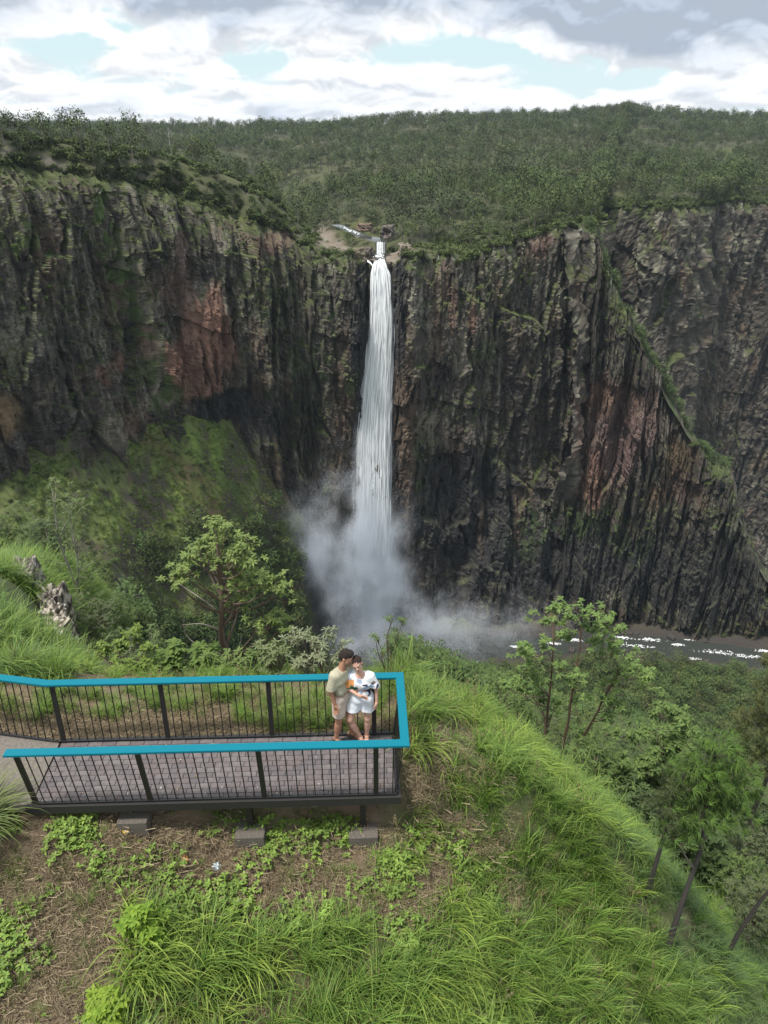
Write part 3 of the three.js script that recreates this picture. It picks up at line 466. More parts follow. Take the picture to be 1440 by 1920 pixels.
  for (const [x, y, z] of shrubSpots) { const s = r.in(0.4, 1.15), v = r.in(0.75, 1.35); bushes[floor(r() * 3)].push([x, y - 0.5, z, r() * 6, s, s * r.in(0.6, 1), s, v, v * r.in(0.95, 1.12), v * 0.85]); }
  bushes.forEach((l, k) => { const m = instanced('ledge_scrub', bushG[k], M.leafFar, l); m.userData.label = 'low scrub along rim and ledges of the gorge walls'; });
}
// gorge: closed rainforest on the near bank and in the lower talus, loose trees on the grass slopes
const valleyTreeG = [1, 2, 3].map((s) => gum(s * 71 + 5, 9, 420, { lobes: 9, spread: 0.3, fat: 1.5, bare: 0.12, leaf: 0.045, c0: [0.03, 0.054, 0.014], c1: [0.09, 0.13, 0.03] }));
{
  const r = RNG(909), lists = valleyTreeG.map(() => []), small = bushG.map(() => []), big = [];
  for (let k = 0; k < 46000; k++) {
    const D = r.in(60, 402), x = r.in(-0.72, 0.72) * (D + 30), y = valleyY(x, D), fl = floorY(x, D), tall = y - fl, wd = wallD(x)[0];
    if (D > wd - 4) continue;
    const hill = hillY(x, D) > y - 1.2, rd = abs(D - riverD(x)), ratio = -y / D; if (ratio > 1.32) continue;
    if (x > -52 && rd < 24 + 5 * noise(x * 0.04, D * 0.04, 2) + 24 * exp(-pow((x - 10) / 30, 2))) continue;
    const n = fbm(x * 0.025, D * 0.025, 7, 3), wood = hill ? 0.5 : tall < 26 ? 0.3 : tall < 85 ? 0.4 + n * 0.4 : tall < 120 ? 0.2 + n * 0.5 : 0.26 + max(0, n * 0.5);
    if (r() > wood) continue;
    const s = (hill ? r.in(0.35, 0.75) : tall > 120 ? 0.08 + 0.34 * pow(r(), 2.2) : r.in(0.6, 1.5)), v = r.in(0.6, 1.35), c = [v * r.in(0.85, 1.2), v * r.in(0.95, 1.12), v * 0.95];
    if (s < 0.42) small[floor(r() * 3)].push([x, y - 0.7, -D, r() * 6, s * 3.2, s * 2.7, s * 3.2, ...c]); else big.push([x, y - 0.7, -D, s, c]);
  }
  big.sort((p, q) => -p[2] / p[3] + q[2] / q[3]);
  const mats = [[0.9, 1.05, 0.9], [1.1, 1.1, 0.85], [0.75, 0.88, 0.8]].map((c) => std(c, 0.8, { vertexColors: true, side: THREE.DoubleSide }));
  let made = 0, ml = 0, mr = 0;
  big.forEach(([x, y, z, s, c]) => {
    const vis = abs(x / hypot(y, z)) < 0.46 && -y / -z < 1.02 && (x > 20 ? mr++ < 60 : ml++ < 110);
    if (!vis) return lists[floor(r() * 3)].push([x, y, z, r() * 6, s, s * r.in(0.8, 1.2), s, ...c]);
    made++; const q = floor(r() * 3), g = base('gorge_tree', x, y, z, r() * 6); g.scale.set(s, s * r.in(0.8, 1.2), s); part('trunk', valleyTreeG[q].wood, M.wood, g); const mq = floor(r() * 3), tq = ['round mid green', 'round yellowish green', 'round dark green'][mq], zone = x > 20 ? 'in the wood beside the river rapids' : -z < 150 ? 'on the near slope left of the slender tree' : x < -110 ? 'at the foot of the grassy spur' : 'on the wooded slope left of the plunge pool'; part('crown', valleyTreeG[q].crown, mats[mq], g);
    tag(g, tq + ' tree ' + zone, 'tree', tq + ' trees ' + zone);
  });
  for (const [x, y, z] of rampSpots) { const s = r.in(0.35, 1.2), v = r.in(0.7, 1.25); if (s > 0.42) lists[floor(r() * 3)].push([x, y - 0.6, z, r() * 6, s, s * r.in(0.7, 1.1), s, v, v * 1.05, v]); else small[floor(r() * 3)].push([x, y - 0.7, z, r() * 6, s * 3.5, s * 3, s * 3.5, v, v * 1.05, v]); }
  lists.forEach((l, k) => { const m = instanced('gorge_forest', valleyTreeG[k].both, M.leafFar, l); m.userData.label = 'dense dark forest filling the floor of the gorge'; });
  small.forEach((l, k) => { const m = instanced('slope_scrub', bushG[k], M.leafFar, l); m.userData.label = 'scattered bushes on the grassy talus under the left wall'; });
}
// grass tussocks on the talus, boulders
{
  const r = RNG(66), list = [], tg = (() => { const q = RNG(3), b = new GB(); for (let k = 0; k < 60; k++) { const a = q() * 6.28, d = q() * 1.3, h = q.in(0.5, 1.3), x = cos(a) * d, z = sin(a) * d, l = q.in(0.2, 0.7), a2 = q() * 6.28, w = 0.09, c = mixc([0.09, 0.14, 0.024], [0.2, 0.255, 0.06], q()); b.t(b.v(x - w, 0, z, c), b.v(x + w, 0, z + w, c), b.v(x + cos(a2) * l, h, z + sin(a2) * l, c)); } return b.build(false); })();
  for (let k = 0; k < 48000; k++) { const x = r.in(-250, -36), D = r.in(200, 400); if (D > wallD(x)[0] + 4) continue; const y = valleyY(x, D); if (y - floorY(x, D) < 42) continue; const n = fbm(x * 0.03, D * 0.03, 3, 3) + 0.4 * noise(x * 0.14, D * 0.14, 2); if (n < -0.3 + 0.3 * r()) continue; const s = r.in(0.35, 0.75), v = r.in(0.8, 1.2); list.push([x, y - 0.1, -D, r() * 6, s * 1.3, s, s * 1.3, v * r.in(0.8, 1.15), v, v]); }
  const m = instanced('grass', tg, M.leafFar, list); m.userData.label = 'rough green grass on the spur under the left cliff';
}
// ---------------------------------------------------------------- the lookout spur: ground, grass, weeds
{
  const nx = 290, nd = 280;
  const g = grid(nx, nd, (i, j) => {
    const x = -19 + i / (nx - 1) * 35, D = 2.6 + 32 * pow(j / (nd - 1), 1.25), y = hillY(x, D) + hillRough(x, D);
    const n = fbm(x * 0.9, D * 0.9, 2, 4), f = noise(x * 7, D * 7, 3), f2 = noise(x * 13, D * 13, 8);
    let c = mixc([0.085, 0.058, 0.038], [0.20, 0.15, 0.10], clamp(0.45 + 0.4 * n + 0.35 * f + 0.3 * f2));
    c = mixc(c, [0.052, 0.07, 0.02], sm(0.0, 0.5, fbm(x * 0.5 + 4, D * 0.5, 6, 3) + 0.3 * f + (x > 1.4 || D > 12 ? 0.6 : 0)));
    return [x, y, -D, ...c];
  });
  const m = top('hillside', g, M.earth, 'structure'); m.userData.label = 'grassy spur with bare straw covered soil under the lookout';
}
function blade(b, r, x, z, h, w, lean, dir, c0, c1, seg = 4, droop = 1) {    // one arching blade
  const px = -sin(dir), pz = cos(dir); let a = null, t = r.in(0.05, 0.25), X = x, Y = 0, Z = z; const tw = r.in(-0.5, 0.5);
  for (let k = 0; k <= seg; k++) {
    const u = k / seg, ww = w * (1 - u * u) * (k === 0 ? 0.7 : 1) + 0.0006, col = mixc(c0, c1, u), ox = px + cos(dir) * tw, oz = pz + sin(dir) * tw;
    const v = [b.v(X - ox * ww, Y, Z - oz * ww, col), b.v(X + ox * ww, Y, Z + oz * ww, col)];
    if (a) b.q(a[0], a[1], v[1], v[0]);
    a = v; const ang = t * lean; X += cos(dir) * sin(ang) * h / seg; Z += sin(dir) * sin(ang) * h / seg; Y += cos(ang) * h / seg; t += (1.1 + droop * 0.5 * u) / seg * 1.4;
  }
}
const tuft = (seed, n, h0, h1, w, rad, lean, c0, c1, wind = 0) => { const r = RNG(seed), b = new GB(); for (let k = 0; k < n; k++) { const a = r() * 6.28, d = rad * sqrt(r()); let dir = a + r.in(-0.7, 0.7); if (r() < wind) dir = r.in(-0.3, 0.9); const q = r(); blade(b, r, cos(a) * d, sin(a) * d, r.in(h0, h1), w * r.in(0.6, 1.2), lean * r.in(0.6, 1.25), dir, mixc(c0, c1, q), mixc(mixc(c0, c1, q), [0.27, 0.25, 0.09], q * q * 0.35), 5, 1); } return b.build(true); };
const GA = [0.042, 0.108, 0.01], GB_ = [0.135, 0.235, 0.025], BL = [0.06, 0.12, 0.03], BLb = [0.13, 0.215, 0.065], ST = [0.16, 0.13, 0.06], STb = [0.26, 0.21, 0.10];
const tufts = [
  tuft(1, 24, 0.5, 1.05, 0.0085, 0.13, 1.25, GA, GB_, 0.55), tuft(2, 26, 0.45, 0.95, 0.0075, 0.14, 1.05, GA, GB_, 0.4), tuft(3, 34, 0.35, 0.75, 0.0055, 0.12, 1.0, BL, BLb, 0.3), tuft(4, 22, 0.6, 1.15, 0.0095, 0.12, 1.4, [0.07, 0.135, 0.012], [0.205, 0.29, 0.032], 0.65), tuft(5, 40, 0.25, 0.55, 0.0045, 0.2, 1.0, ST, STb, 0.2), tuft(6, 60, 0.3, 0.62, 0.0045, 0.12, 0.75, [0.06, 0.14, 0.014], [0.15, 0.25, 0.03], 0.15),
  (() => { const r = RNG(12), b = new GB(); for (let k = 0; k < 5; k++) { const a = r() * 6.28, h = r.in(0.75, 1.15), lx = cos(a) * 0.22, lz = sin(a) * 0.22, c = [0.25, 0.2, 0.1]; b.tube([[0, 0, 0], [lx * 0.4, h * 0.6, lz * 0.4], [lx, h, lz]], [0.003, 0.0025, 0.002], 3, c); for (let q = 0; q < 14; q++) { const t = q / 14, x = lx * (0.75 + 0.25 * t), y = h * (0.8 + 0.2 * t), z = lz * (0.75 + 0.25 * t), d = r() * 6.28; b.t(b.v(x, y, z, c), b.v(x + cos(d) * 0.03, y + 0.025, z + sin(d) * 0.03, [0.32, 0.25, 0.14]), b.v(x + cos(d + 0.4) * 0.02, y + 0.04, z + sin(d + 0.4) * 0.02, [0.32, 0.25, 0.14])); } } return b.build(true); })(),
];
const bare = (x, D) => {                                // 1 where the soil lies open
  let o = sm(0.62, 0.95, 1 - hypot((x + 4.6) / 2.3, (D - 4.9) / 1.5)) ;
  o = max(o, sm(1.1, 0.9, hypot((x + 9.4) / 1.5, (D - 16.4) / 2.4)));
  o = max(o, sm(1.0, 0.55, hypot((x + 2.3) / 2.6, (D - 6.75) / 0.62)) * 0.96);               // under the deck edge
  o = max(o, sm(1, 0.6, hypot((x + 4.5) / 1.5, (D - 6.0) / 0.8)), sm(1, 0.6, hypot((x + 5.2) / 1.6, (D - 4.9) / 1.1)), sm(1, 0.5, hypot((x - 0.25) / 0.5, (D - 6.1) / 0.75)) * 0.9, sm(1, 0.5, hypot((x - 0.75) / 0.35, (D - 7.6) / 1.0)) * 0.7);
  o = max(o, D > 8.1 && D < 9.1 && x < -2.2 ? sm(9.05, 8.75, D + 0.25 * noise(x * 1.3, 1, 1)) * sm(-2.0, -3.2, x) : 0, D > 8.1 && x < 0.2 && x > -6 ? sm(8.62, 8.45, D) : 0);
  return o;
};
{
  const r = RNG(2024), L = tufts.map(() => []);
  const onDeck = (x, D) => x > -20 && x < 0.42 && D > 6.95 - 0.035 * x * 0 && D < 8.5;
  const put = (k, x, D, s, v, tint = [1, 1, 1]) => { const y = hillY(x, D) + hillRough(x, D), dx = (hillY(x + 0.2, D) - hillY(x - 0.2, D)) / 0.4, dd = (hillY(x, D + 0.2) - hillY(x, D - 0.2)) / 0.4; L[k].push([x, y - 0.03, -D, r.in(-0.6, 0.6) + (r() < 0.2 ? r() * 6 : 0), s, s * r.in(0.8, 1.2), s, v * tint[0], v * tint[1], v * tint[2], clamp(-dd * 0.3, -0.4, 0.4), clamp(dx * 0.3, -0.5, 0.5)]); };
  for (let k = 0; k < 27000; k++) {
    const x = r.in(-18, 12.5), D = r.in(3.4, 15.5); if (onDeck(x, D)) continue;
    const t = hypot(x, hillY(x, D), D); if (abs(x / t) > 0.60) continue;
    const o = bare(x, D), n = fbm(x * 0.45, D * 0.45, 3, 3), m = noise(x * 0.22 + 4, D * 0.22, 9);
    const behind = D > 8.4, left = x < -3.4 && D < 7; if (behind && x > -6.5 && x < 0 && D > 9.6 && r() < 0.75) continue;
    if (r() < o) { if (D < 7 && x < 1.5 && r() < 0.42) put(r() < 0.5 ? 5 : 4, x, D, r.in(0.25, 0.5), r.in(0.7, 1.1)); continue; }
    const clump = noise(x * 1.1, D * 1.1, 21) + 0.5 * noise(x * 2.6, D * 2.6, 5); if (clump < -0.1 && r() < 0.72) continue;
    const near = !behind && x < -0.4, under = !behind && D > 6.0 && x < 0.2;
    if (near && r() < (under ? 0.88 : left ? 0.9 : 0.25)) continue;
    const blueish = sm(0.1, 0.45, m + 0.14 * (x - 2) - 0.1), s0 = behind ? (x < 0.2 && x > -6.5 ? 0.5 : 0.62) : under ? 0.45 : x > 0.2 ? 0.66 : 0.8, v = r.in(0.75, 1.2);
    const kind = r() < blueish * 0.75 ? 2 : r() < 0.13 ? 4 : r() < 0.2 ? 5 : r() < 0.02 ? 6 : behind && x < 0.2 ? (r() < 0.7 ? 5 : 1) : n > 0.08 ? (r() < 0.6 ? 3 : 0) : r() < 0.5 ? 1 : 0;
    put(kind, x, D, s0 * r.in(0.65, 1.25) * (1 + 0.25 * clump), v, blueish > 0.5 ? [0.95, 0.98, 1.02] : [1, 1, 1]);
  }
  // further down the slopes and on the left shoulder
  for (let k = 0; k < 22000; k++) { const D = r.in(10, 42), x = r() < 0.75 ? -D * r.in(0.3, 0.85) - 3 : r.in(0, 16); const t = hypot(x, hillY(x, D), D); if (abs(x / t) > 0.6) continue; const n = fbm(x * 0.25, D * 0.25, 5, 3); if (n < -0.2 || hypot((x + 9.3) / 1.5, (D - 16.2) / 2.2) < 1) continue; put(r() < 0.5 ? 5 : r() < 0.5 ? 1 : 2, x, D, r.in(0.7, 1.2) * (1 + D * 0.012), r.in(0.75, 1.2)); }
  L.forEach((l, k) => { const m = instanced('grass', tufts[k], M.grass, l); m.userData.label = ['long arching green grass on the spur', 'upright green grass on the spur', 'blue green grass on the spur', 'tall yellow green grass bending over', 'dry straw coloured grass', 'short dense grass behind the deck', 'thin seed heads standing over the grass'][k]; });
}
// leaves
function leafInto(b, r, x, y, z, dir, el, len, wid, c0, c1, fold = 0.25) {
  const dx = cos(dir) * cos(el), dy = sin(el), dz = sin(dir) * cos(el), sx = -sin(dir), sz = cos(dir), c = mixc(c0, c1, r()), cm = mixc(c, c1, 0.3);
  const P = (u, s, d) => b.v(x + dx * len * u + sx * wid * s, y + dy * len * u - d * len + abs(s) * wid * fold, z + dz * len * u + sz * wid * s, s ? c : cm);
  const p0 = P(0, 0, 0), m1 = P(0.5, 0, 0.04), tip = P(1, 0, 0.2), l1 = P(0.3, 0.75, 0.02), l2 = P(0.62, 0.85, 0.07), r1 = P(0.3, -0.75, 0.02), r2 = P(0.62, -0.85, 0.07);
  b.t(p0, l1, m1); b.t(l1, l2, m1); b.t(l2, tip, m1); b.t(p0, m1, r1); b.t(r1, m1, r2); b.t(r2, m1, tip);
}
const rosette = (b, r, x, y, z, n, len, wid, c0, c1, up = 0.35) => { const a0 = r() * 6.28; for (let k = 0; k < n; k++) leafInto(b, r, x, y, z, a0 + k * 2.4, up + r.in(-0.75, 0.55), len * r.in(0.7, 1.15), wid * r.in(0.8, 1.1), c0, c1); };
// weeds and herbs near the deck
{
  const hg = [1, 2, 3].map((s) => { const r = RNG(s * 7), b = new GB(); for (let k = 0; k < 9; k++) rosette(b, r, r.g() * 0.12, r.in(0.02, 0.14), r.g() * 0.12, 5, r.in(0.035, 0.07), 0.014, [0.08, 0.15, 0.018], [0.19, 0.28, 0.045]); return b.build(true); });
  const r = RNG(88), L = hg.map(() => []);
  for (let k = 0; k < 5200; k++) { const x = r.in(-6, 1.8), D = r.in(4.2, 7.4); const n = fbm(x * 0.9, D * 0.9, 14, 3) + 0.35 * r.g(); if (n < 0.26 || r() < sm(4.9, 4.2, D)) continue; if (x > -3 && x < 0 && D < 5.7) continue; const s = r.in(0.6, 1.5), v = r.in(0.7, 1.2); L[k % 3].push([x, groundY(x, -D) - 0.01, -D, r() * 6, s, s, s, v, v, v]); }
  L.forEach((l, k) => { const m = instanced('ground_cover', hg[k], M.grass, l); m.userData.label = 'small leafy weeds on the soil beside the deck'; });
  // straw litter lying on the soil
  const sg = (() => { const q = RNG(4), b = new GB(); for (let k = 0; k < 46; k++) { const x = q.g() * 0.16, z = q.g() * 0.16, a = q() * 6.28, l = q.in(0.03, 0.11), w = 0.0022, c = mixc([0.12, 0.085, 0.05], [0.32, 0.255, 0.16], q()), h = q.in(0.004, 0.03), ca = cos(a), sa = sin(a); b.q(b.v(x - sa * w, h, z + ca * w, c), b.v(x + sa * w, h, z - ca * w, c), b.v(x + ca * l + sa * w, h + q.in(-0.01, 0.02), z + sa * l - ca * w, c), b.v(x + ca * l - sa * w, h + 0.004, z + sa * l + ca * w, c)); } return b.build(true); })(), SL = [];
  for (let k = 0; k < 6500; k++) { const x = r.in(-7, 2), D = r.in(3.8, 9.3); if (r() > 0.25 + bare(x, D)) continue; const s = r.in(0.7, 1.4), v = r.in(0.7, 1.15); SL.push([x, groundY(x, -D) + 0.002, -D, r() * 6, s, s, s, v, v, v]); }
  instanced('leaf_litter', sg, M.wood, SL).userData.label = 'dry straw and mulch lying on bare soil';
}
// ---------------------------------------------------------------- single plants and trees near the lookout
const BARK = [0.13, 0.095, 0.07], GREY = [0.24, 0.21, 0.18], DARKB = [0.035, 0.03, 0.027];
const curveTo = (a, b, r, sag = 0.2) => { const m = a.map((q, k) => lerp(q, b[k], 0.5) + r.g() * 0.09); m[1] -= sag * hypot(b[0] - a[0], b[2] - a[2]); const p = (t) => a.map((q, k) => (1 - t) * (1 - t) * q + 2 * t * (1 - t) * m[k] + t * t * b[k]); return [0, 0.25, 0.5, 0.75, 1].map(p); };
// trunks: lists of [x, y, z] from the ground up, clumps: ends of the leafy twigs; everything from the base of the tree
function broadleaf(name, label, at, trunks, clumps, o) {
  const r = RNG(o.seed), g = base(name, ...at), all = [];
  for (const t of trunks) { const c = new THREE.CatmullRomCurve3(t.map((p) => new THREE.Vector3(...p))), n = 14, pts = c.getPoints(n).map((p) => p.toArray()); const b = new GB(); b.tube(pts, pts.map((_, k) => lerp(o.r0, o.r1, pow(k / n, 0.8))), 8, o.bark ?? BARK, 0.25); part('trunk', b.build(true), M.wood, g); all.push(...pts.map((p, k) => [p, lerp(o.r0, o.r1, k / n)])); }
  const leaf = new GB();
  for (const c of clumps) {
    let best = all[0], bd = 1e9; for (const q of all) { const dy = c[1] - q[0][1]; if (dy < 0.15) continue; const d = hypot(c[0] - q[0][0], dy * 0.7 - 0.6, c[2] - q[0][2]); if (d < bd) { bd = d; best = q; } }
    const b = new GB(), pts = curveTo(best[0], c, r, 0.3), r0 = min(best[1] * 0.6, o.r0 * 0.4); b.tube(pts, pts.map((_, k) => lerp(r0, 0.006, k / 4)), 5, o.twig ?? BARK, 0.1);
    for (let k = 0; k < (o.twigs ?? 7); k++) {
      const e = [c[0] + r.g() * o.reach, c[1] + r.g() * o.reach * 0.75, c[2] + r.g() * o.reach], tp = curveTo(lerpv(pts[3], c, r()), e, r, 0.05); b.tube(tp, [0.006, 0.005, 0.005, 0.004, 0.003], 3, o.twig ?? BARK);
      rosette(leaf, r, ...e, o.leaves ?? 10, o.len, o.wid, o.c0, o.c1, 0.25); if (r() < 0.6) rosette(leaf, r, ...lerpv(e, tp[2], 0.5), 4, o.len, o.wid, o.c0, o.c1, 0.1);
    }
    part('branch', b.build(true), M.wood, g);
  }
  for (const d of o.dead ?? []) { const b = new GB(), pts = new THREE.CatmullRomCurve3(d.map((p) => new THREE.Vector3(...p))).getPoints(8).map((p) => p.toArray()); b.tube(pts, pts.map((_, k) => lerp(0.028, 0.006, k / 8)), 5, GREY); part('dead_branch', b.build(true), M.wood, g); }
  part('crown', leaf.build(true), M.leaf, g).userData.kind = 'stuff';
  return tag(g, label, o.category ?? 'tree', o.group);
}
const lerpv = (a, b, t) => a.map((q, k) => lerp(q, b[k], t));
const LB0 = [0.06, 0.11, 0.022], LB1 = [0.185, 0.25, 0.07];
broadleaf('broadleaf_tree', 'slender leafy tree with bare lower limbs behind the deck railing', [-3.57, hillY(-3.57, 13) - 0.1, -13.0], [[[0, -0.3, 0], [0.0, 0.1, 0], [-0.08, 0.75, 0], [-0.15, 1.15, 0.03], [-0.05, 1.9, 0.05], [0, 2.4, 0], [0, 2.95, 0.03], [0.03, 3.5, 0], [0.03, 4.0, 0.02]].map(([x, y, z]) => [x, y - 11.312 + 0.1 - hillY(-3.57, 13), z])],
  [[0.13, 4.49, 0.51], [0.03, 3.75, -0.49], [-0.19, 3.64, -0.37], [0.34, 4.09, 0.34], [0.52, 3.76, 0.01], [0.7, 3.74, 0.07], [-0.35, 3.5, -0.21], [-0.52, 3.16, -0.4], [-0.42, 3.69, 0.57], [0.54, 3.89, 0.66], [0.01, 3.05, -0.47], [0.56, 3.35, 0.09], [0.31, 2.89, -0.37], [0.85, 3.64, 0.7], [-0.02, 3.34, 0.08], [0.17, 2.87, -0.31], [0.52, 3.04, 0.38], [0.52, 2.31, -0.62], [0.72, 2.45, -0.56], [1.14, 3.16, 0.66], [1.3, 3.06, 0.66], [1.28, 2.42, -0.06], [0.31, 2.1, -0.62], [0.34, 2.76, 0.17], [-0.75, 3.24, 0.4], [-0.67, 3.07, 0.11], [-0.8, 3.19, 0.66], [0.34, 2.29, 0.09], [0.87, 1.78, 0.37], [1.18, 1.96, 0.38], [1.41, 1.9, 0.39], [0.88, 0.96, 0.06]].map(([x, y, z]) => [x, y - 11.312 + 0.1 - hillY(-3.57, 13), z]),
  { seed: 21, r0: 0.105, r1: 0.03, reach: 0.24, len: 0.125, wid: 0.024, c0: [0.08, 0.135, 0.028], c1: [0.24, 0.31, 0.085], twigs: 9, leaves: 9, dead: [[[-0.1, 0.55, 0], [-0.3, 0.8, 0.1], [-0.7, 1.0, 0.1], [-0.95, 1.3, 0.05], [-0.9, 1.75, 0.1]], [[-0.1, 0.2, 0.05], [-0.25, 0.5, 0.1], [-0.3, 1.0, 0.1], [-0.22, 1.3, 0.1]], [[-0.08, 1.75, 0], [-0.35, 2.1, 0], [-0.85, 2.35, -0.2], [-1.2, 2.7, -0.2]], [[0, 0.6, 0], [0.25, 0.95, 0.1], [0.35, 1.3, 0.1]], [[-0.1, 1.3, 0], [-0.5, 1.6, 0.1], [-0.95, 1.65, 0.2]]].map((d) => d.map(([x, y, z]) => [x, y - 11.312 + 0.1 - hillY(-3.57, 13), z])) });
{
  const X = 5.88, D = 17, gy = hillY(X, D) - 0.2, dy = -17.785 - gy, up = ([x, y, z]) => [x, y + dy, z];
  broadleaf('broadleaf_tree', 'wide leafy tree with two thin reddish stems below the grassy spur', [X, gy, -D], [[[0, -dy, 0], [0, 0, 0], [0.05, 1.1, 0], [0.02, 2.0, 0], [0.0, 3.1, 0.1], [0.02, 4.3, 0], [-0.1, 5.2, 0.05]].map(up), [[-0.5, -dy, 0.1], [-0.62, 0, 0.05], [-0.66, 1.5, 0], [-0.7, 2.9, 0], [-0.8, 4.2, 0.1], [-0.85, 5.0, 0]].map(up), [[0.3, -dy, -0.2], [0.45, -0.6, -0.2], [0.9, 0.9, -0.2], [1.2, 2.2, -0.2], [1.45, 2.9, -0.2]].map(up)],
    [[-0.55, 5.21, -0.64], [-0.7, 5.02, -0.63], [-0.39, 5.92, 0.62], [0.01, 5.89, 0.58], [-1.19, 4.84, -0.47], [-0.82, 4.84, -0.33], [-0.23, 5.11, -0.24], [0.01, 5.29, 0.27], [0.56, 4.98, -0.15], [0.86, 5.07, -0.15], [1.04, 4.9, -0.11], [0.29, 5.16, 0.48], [0.76, 4.77, 0.1], [0.31, 4.51, 0.15], [0.82, 4.05, -0.31], [1.28, 3.85, -0.69], [1.45, 3.69, -0.63], [1.41, 3.94, -0.06], [0.95, 4.05, 0.08], [-1.78, 4.46, 0.32], [-1.69, 4.52, 0.65], [-2.08, 4.53, 0.66], [-1.35, 3.83, 0.05], [-1.14, 4.5, 0.25], [-0.74, 4.63, 0.17], [-0.21, 4.17, -0.55], [-1.52, 3.24, -0.04], [-1.24, 2.98, -0.09], [-1.18, 3.17, 0.37], [-0.6, 3.84, 0.67], [-0.11, 3.27, 0.25], [-0.02, 3.29, 0.51], [0.14, 2.4, -0.01], [0.34, 1.43, -0.7], [-2.33, 3.13, 0.45], [-1.77, 2.25, -0.55], [-1.45, 2.26, -0.41], [-1.21, 2.22, -0.33], [-0.86, 1.78, -0.57], [-0.72, 1.74, -0.37], [1.51, 2.92, -0.41], [1.49, 3.44, 0.2], [2.12, 2.8, -0.67], [2.31, 2.61, -0.65], [2.07, 3.36, 0.47], [2.44, 2.31, -0.36], [1.36, 2.58, -0.3], [1.01, 2.57, 0.05], [1.2, 2.04, -0.04], [1.55, 1.87, 0.01], [2.12, 1.07, -0.59], [1.46, 1.41, 0], [1.32, 0.84, -0.46], [1.64, 0.92, 0.2], [0.46, 0.18, -0.54], [0.69, -0.21, -0.56], [0.94, 0.06, 0.05], [1.25, -0.59, -0.09], [-0.37, 1.56, -0.31]].map(up),
    { seed: 22, r0: 0.06, r1: 0.016, reach: 0.26, len: 0.155, wid: 0.034, c0: [0.07, 0.135, 0.028], c1: [0.2, 0.29, 0.08], twigs: 6, leaves: 9, bark: [0.15, 0.09, 0.065], twig: [0.16, 0.11, 0.09] });
}
// random clumps within ellipsoids, for bushes and trees that show only an outline
const cloud = (seed, parts) => { const r = RNG(seed), out = []; for (const [x, y, z, rx, ry, rz, n] of parts) for (let k = 0; k < n; k++) { let a, b, c; do { a = r.in(-1, 1); b = r.in(-1, 1); c = r.in(-1, 1); } while (a * a + b * b + c * c > 1); out.push([x + a * rx, y + b * ry, z + c * rz]); } return out; };
{
  const D = 14.5, X = 7.6, gy = hillY(X, D);                      // leafy tree between the spur and the feathery trees
  broadleaf('broadleaf_tree', 'leafy tree with pale top rosettes beside the feathery trees', [X, gy, -D], [[[0, -0.3, 0], [-0.1, 1.6, 0], [0.0, 3.2, 0.1], [0.15, 4.6, 0]], [[0, 0.4, 0], [-0.5, 1.8, 0.2], [-0.9, 3.0, 0.2]]], cloud(5, [[0.3, 5.6, 0, 0.7, 0.6, 0.6, 14], [0.1, 4.6, 0, 1.2, 0.7, 0.8, 15], [-0.9, 3.9, 0.1, 0.9, 0.7, 0.7, 13], [0.6, 3.6, -0.1, 0.9, 0.7, 0.7, 8], [-1.0, 2.7, 0.3, 0.9, 0.5, 0.6, 8]]), { seed: 31, r0: 0.1, r1: 0.025, reach: 0.33, len: 0.17, wid: 0.04, c0: [0.05, 0.095, 0.022], c1: [0.16, 0.235, 0.06], twigs: 6, leaves: 9, bark: DARKB });
}
// feathery sheoaks: drooping needle sprays
function feathery(name, label, at, trunk, blobs, o) {
  const r = RNG(o.seed), g = base(name, ...at), b = new GB(), pts = new THREE.CatmullRomCurve3(trunk.map((p) => new THREE.Vector3(...p))).getPoints(18).map((p) => p.toArray());
  b.tube(pts, pts.map((_, k) => lerp(o.r0, 0.018, k / 18)), 8, o.bark ?? DARKB, 0.3); part('trunk', b.build(true), M.wood, g);
  const leaf = new GB();
  for (const [cx, cy, cz, rx, ry, rz, n] of blobs) {
    const w = new GB(), c = [cx, cy, cz]; let q = pts[0], bd = 1e9; for (const p of pts) { const d = hypot(p[0] - cx, p[1] - cy + 0.6, p[2] - cz); if (d < bd) { bd = d; q = p; } }
    const bp = curveTo(q, c, r, 0.1); w.tube(bp, [0.022, 0.018, 0.014, 0.01, 0.006], 5, o.twig ?? [0.1, 0.085, 0.07]);
    for (let k = 0; k < n; k++) {
      let x, y, z; do { x = r.in(-1, 1); y = r.in(-1, 1); z = r.in(-1, 1); } while (x * x + y * y + z * z > 1);
      const e = [cx + x * rx, cy + y * ry, cz + z * rz]; if (k % 5 === 0) w.tube(curveTo(lerpv(bp[2], c, r()), e, r, 0.02), [0.006, 0.005, 0.004, 0.004, 0.003], 3, o.twig ?? [0.1, 0.085, 0.07]);
      const a0 = r() * 6.28, tone = clamp(r() + 0.25 * y);
      for (let t = 0; t < 18; t++) { const a = a0 + r.in(-1.3, 1.3), l = o.len * r.in(0.6, 1.2), el = r.in(-0.7, 0.9), ww = o.wid * 1.5, col = mixc(o.c0, o.c1, clamp(tone * 0.7 + r() * 0.3)), ex = e[0] + cos(a) * cos(el) * l, ey = e[1] + sin(el) * l - 0.25 * l, ez = e[2] + sin(a) * cos(el) * l; leaf.t(leaf.v(e[0] - sin(a) * ww, e[1], e[2] + cos(a) * ww, col), leaf.v(e[0] + sin(a) * ww, e[1] + ww, e[2] - cos(a) * ww, col), leaf.v(ex, ey, ez, col)); }
    }
    part('branch', w.build(true), M.wood, g);
  }
  part('crown', leaf.build(false), M.leaf, g).userData.kind = 'stuff';
  return tag(g, label, 'tree', o.group);
}
const FE0 = [0.04, 0.08, 0.013], FE1 = [0.11, 0.2, 0.026];
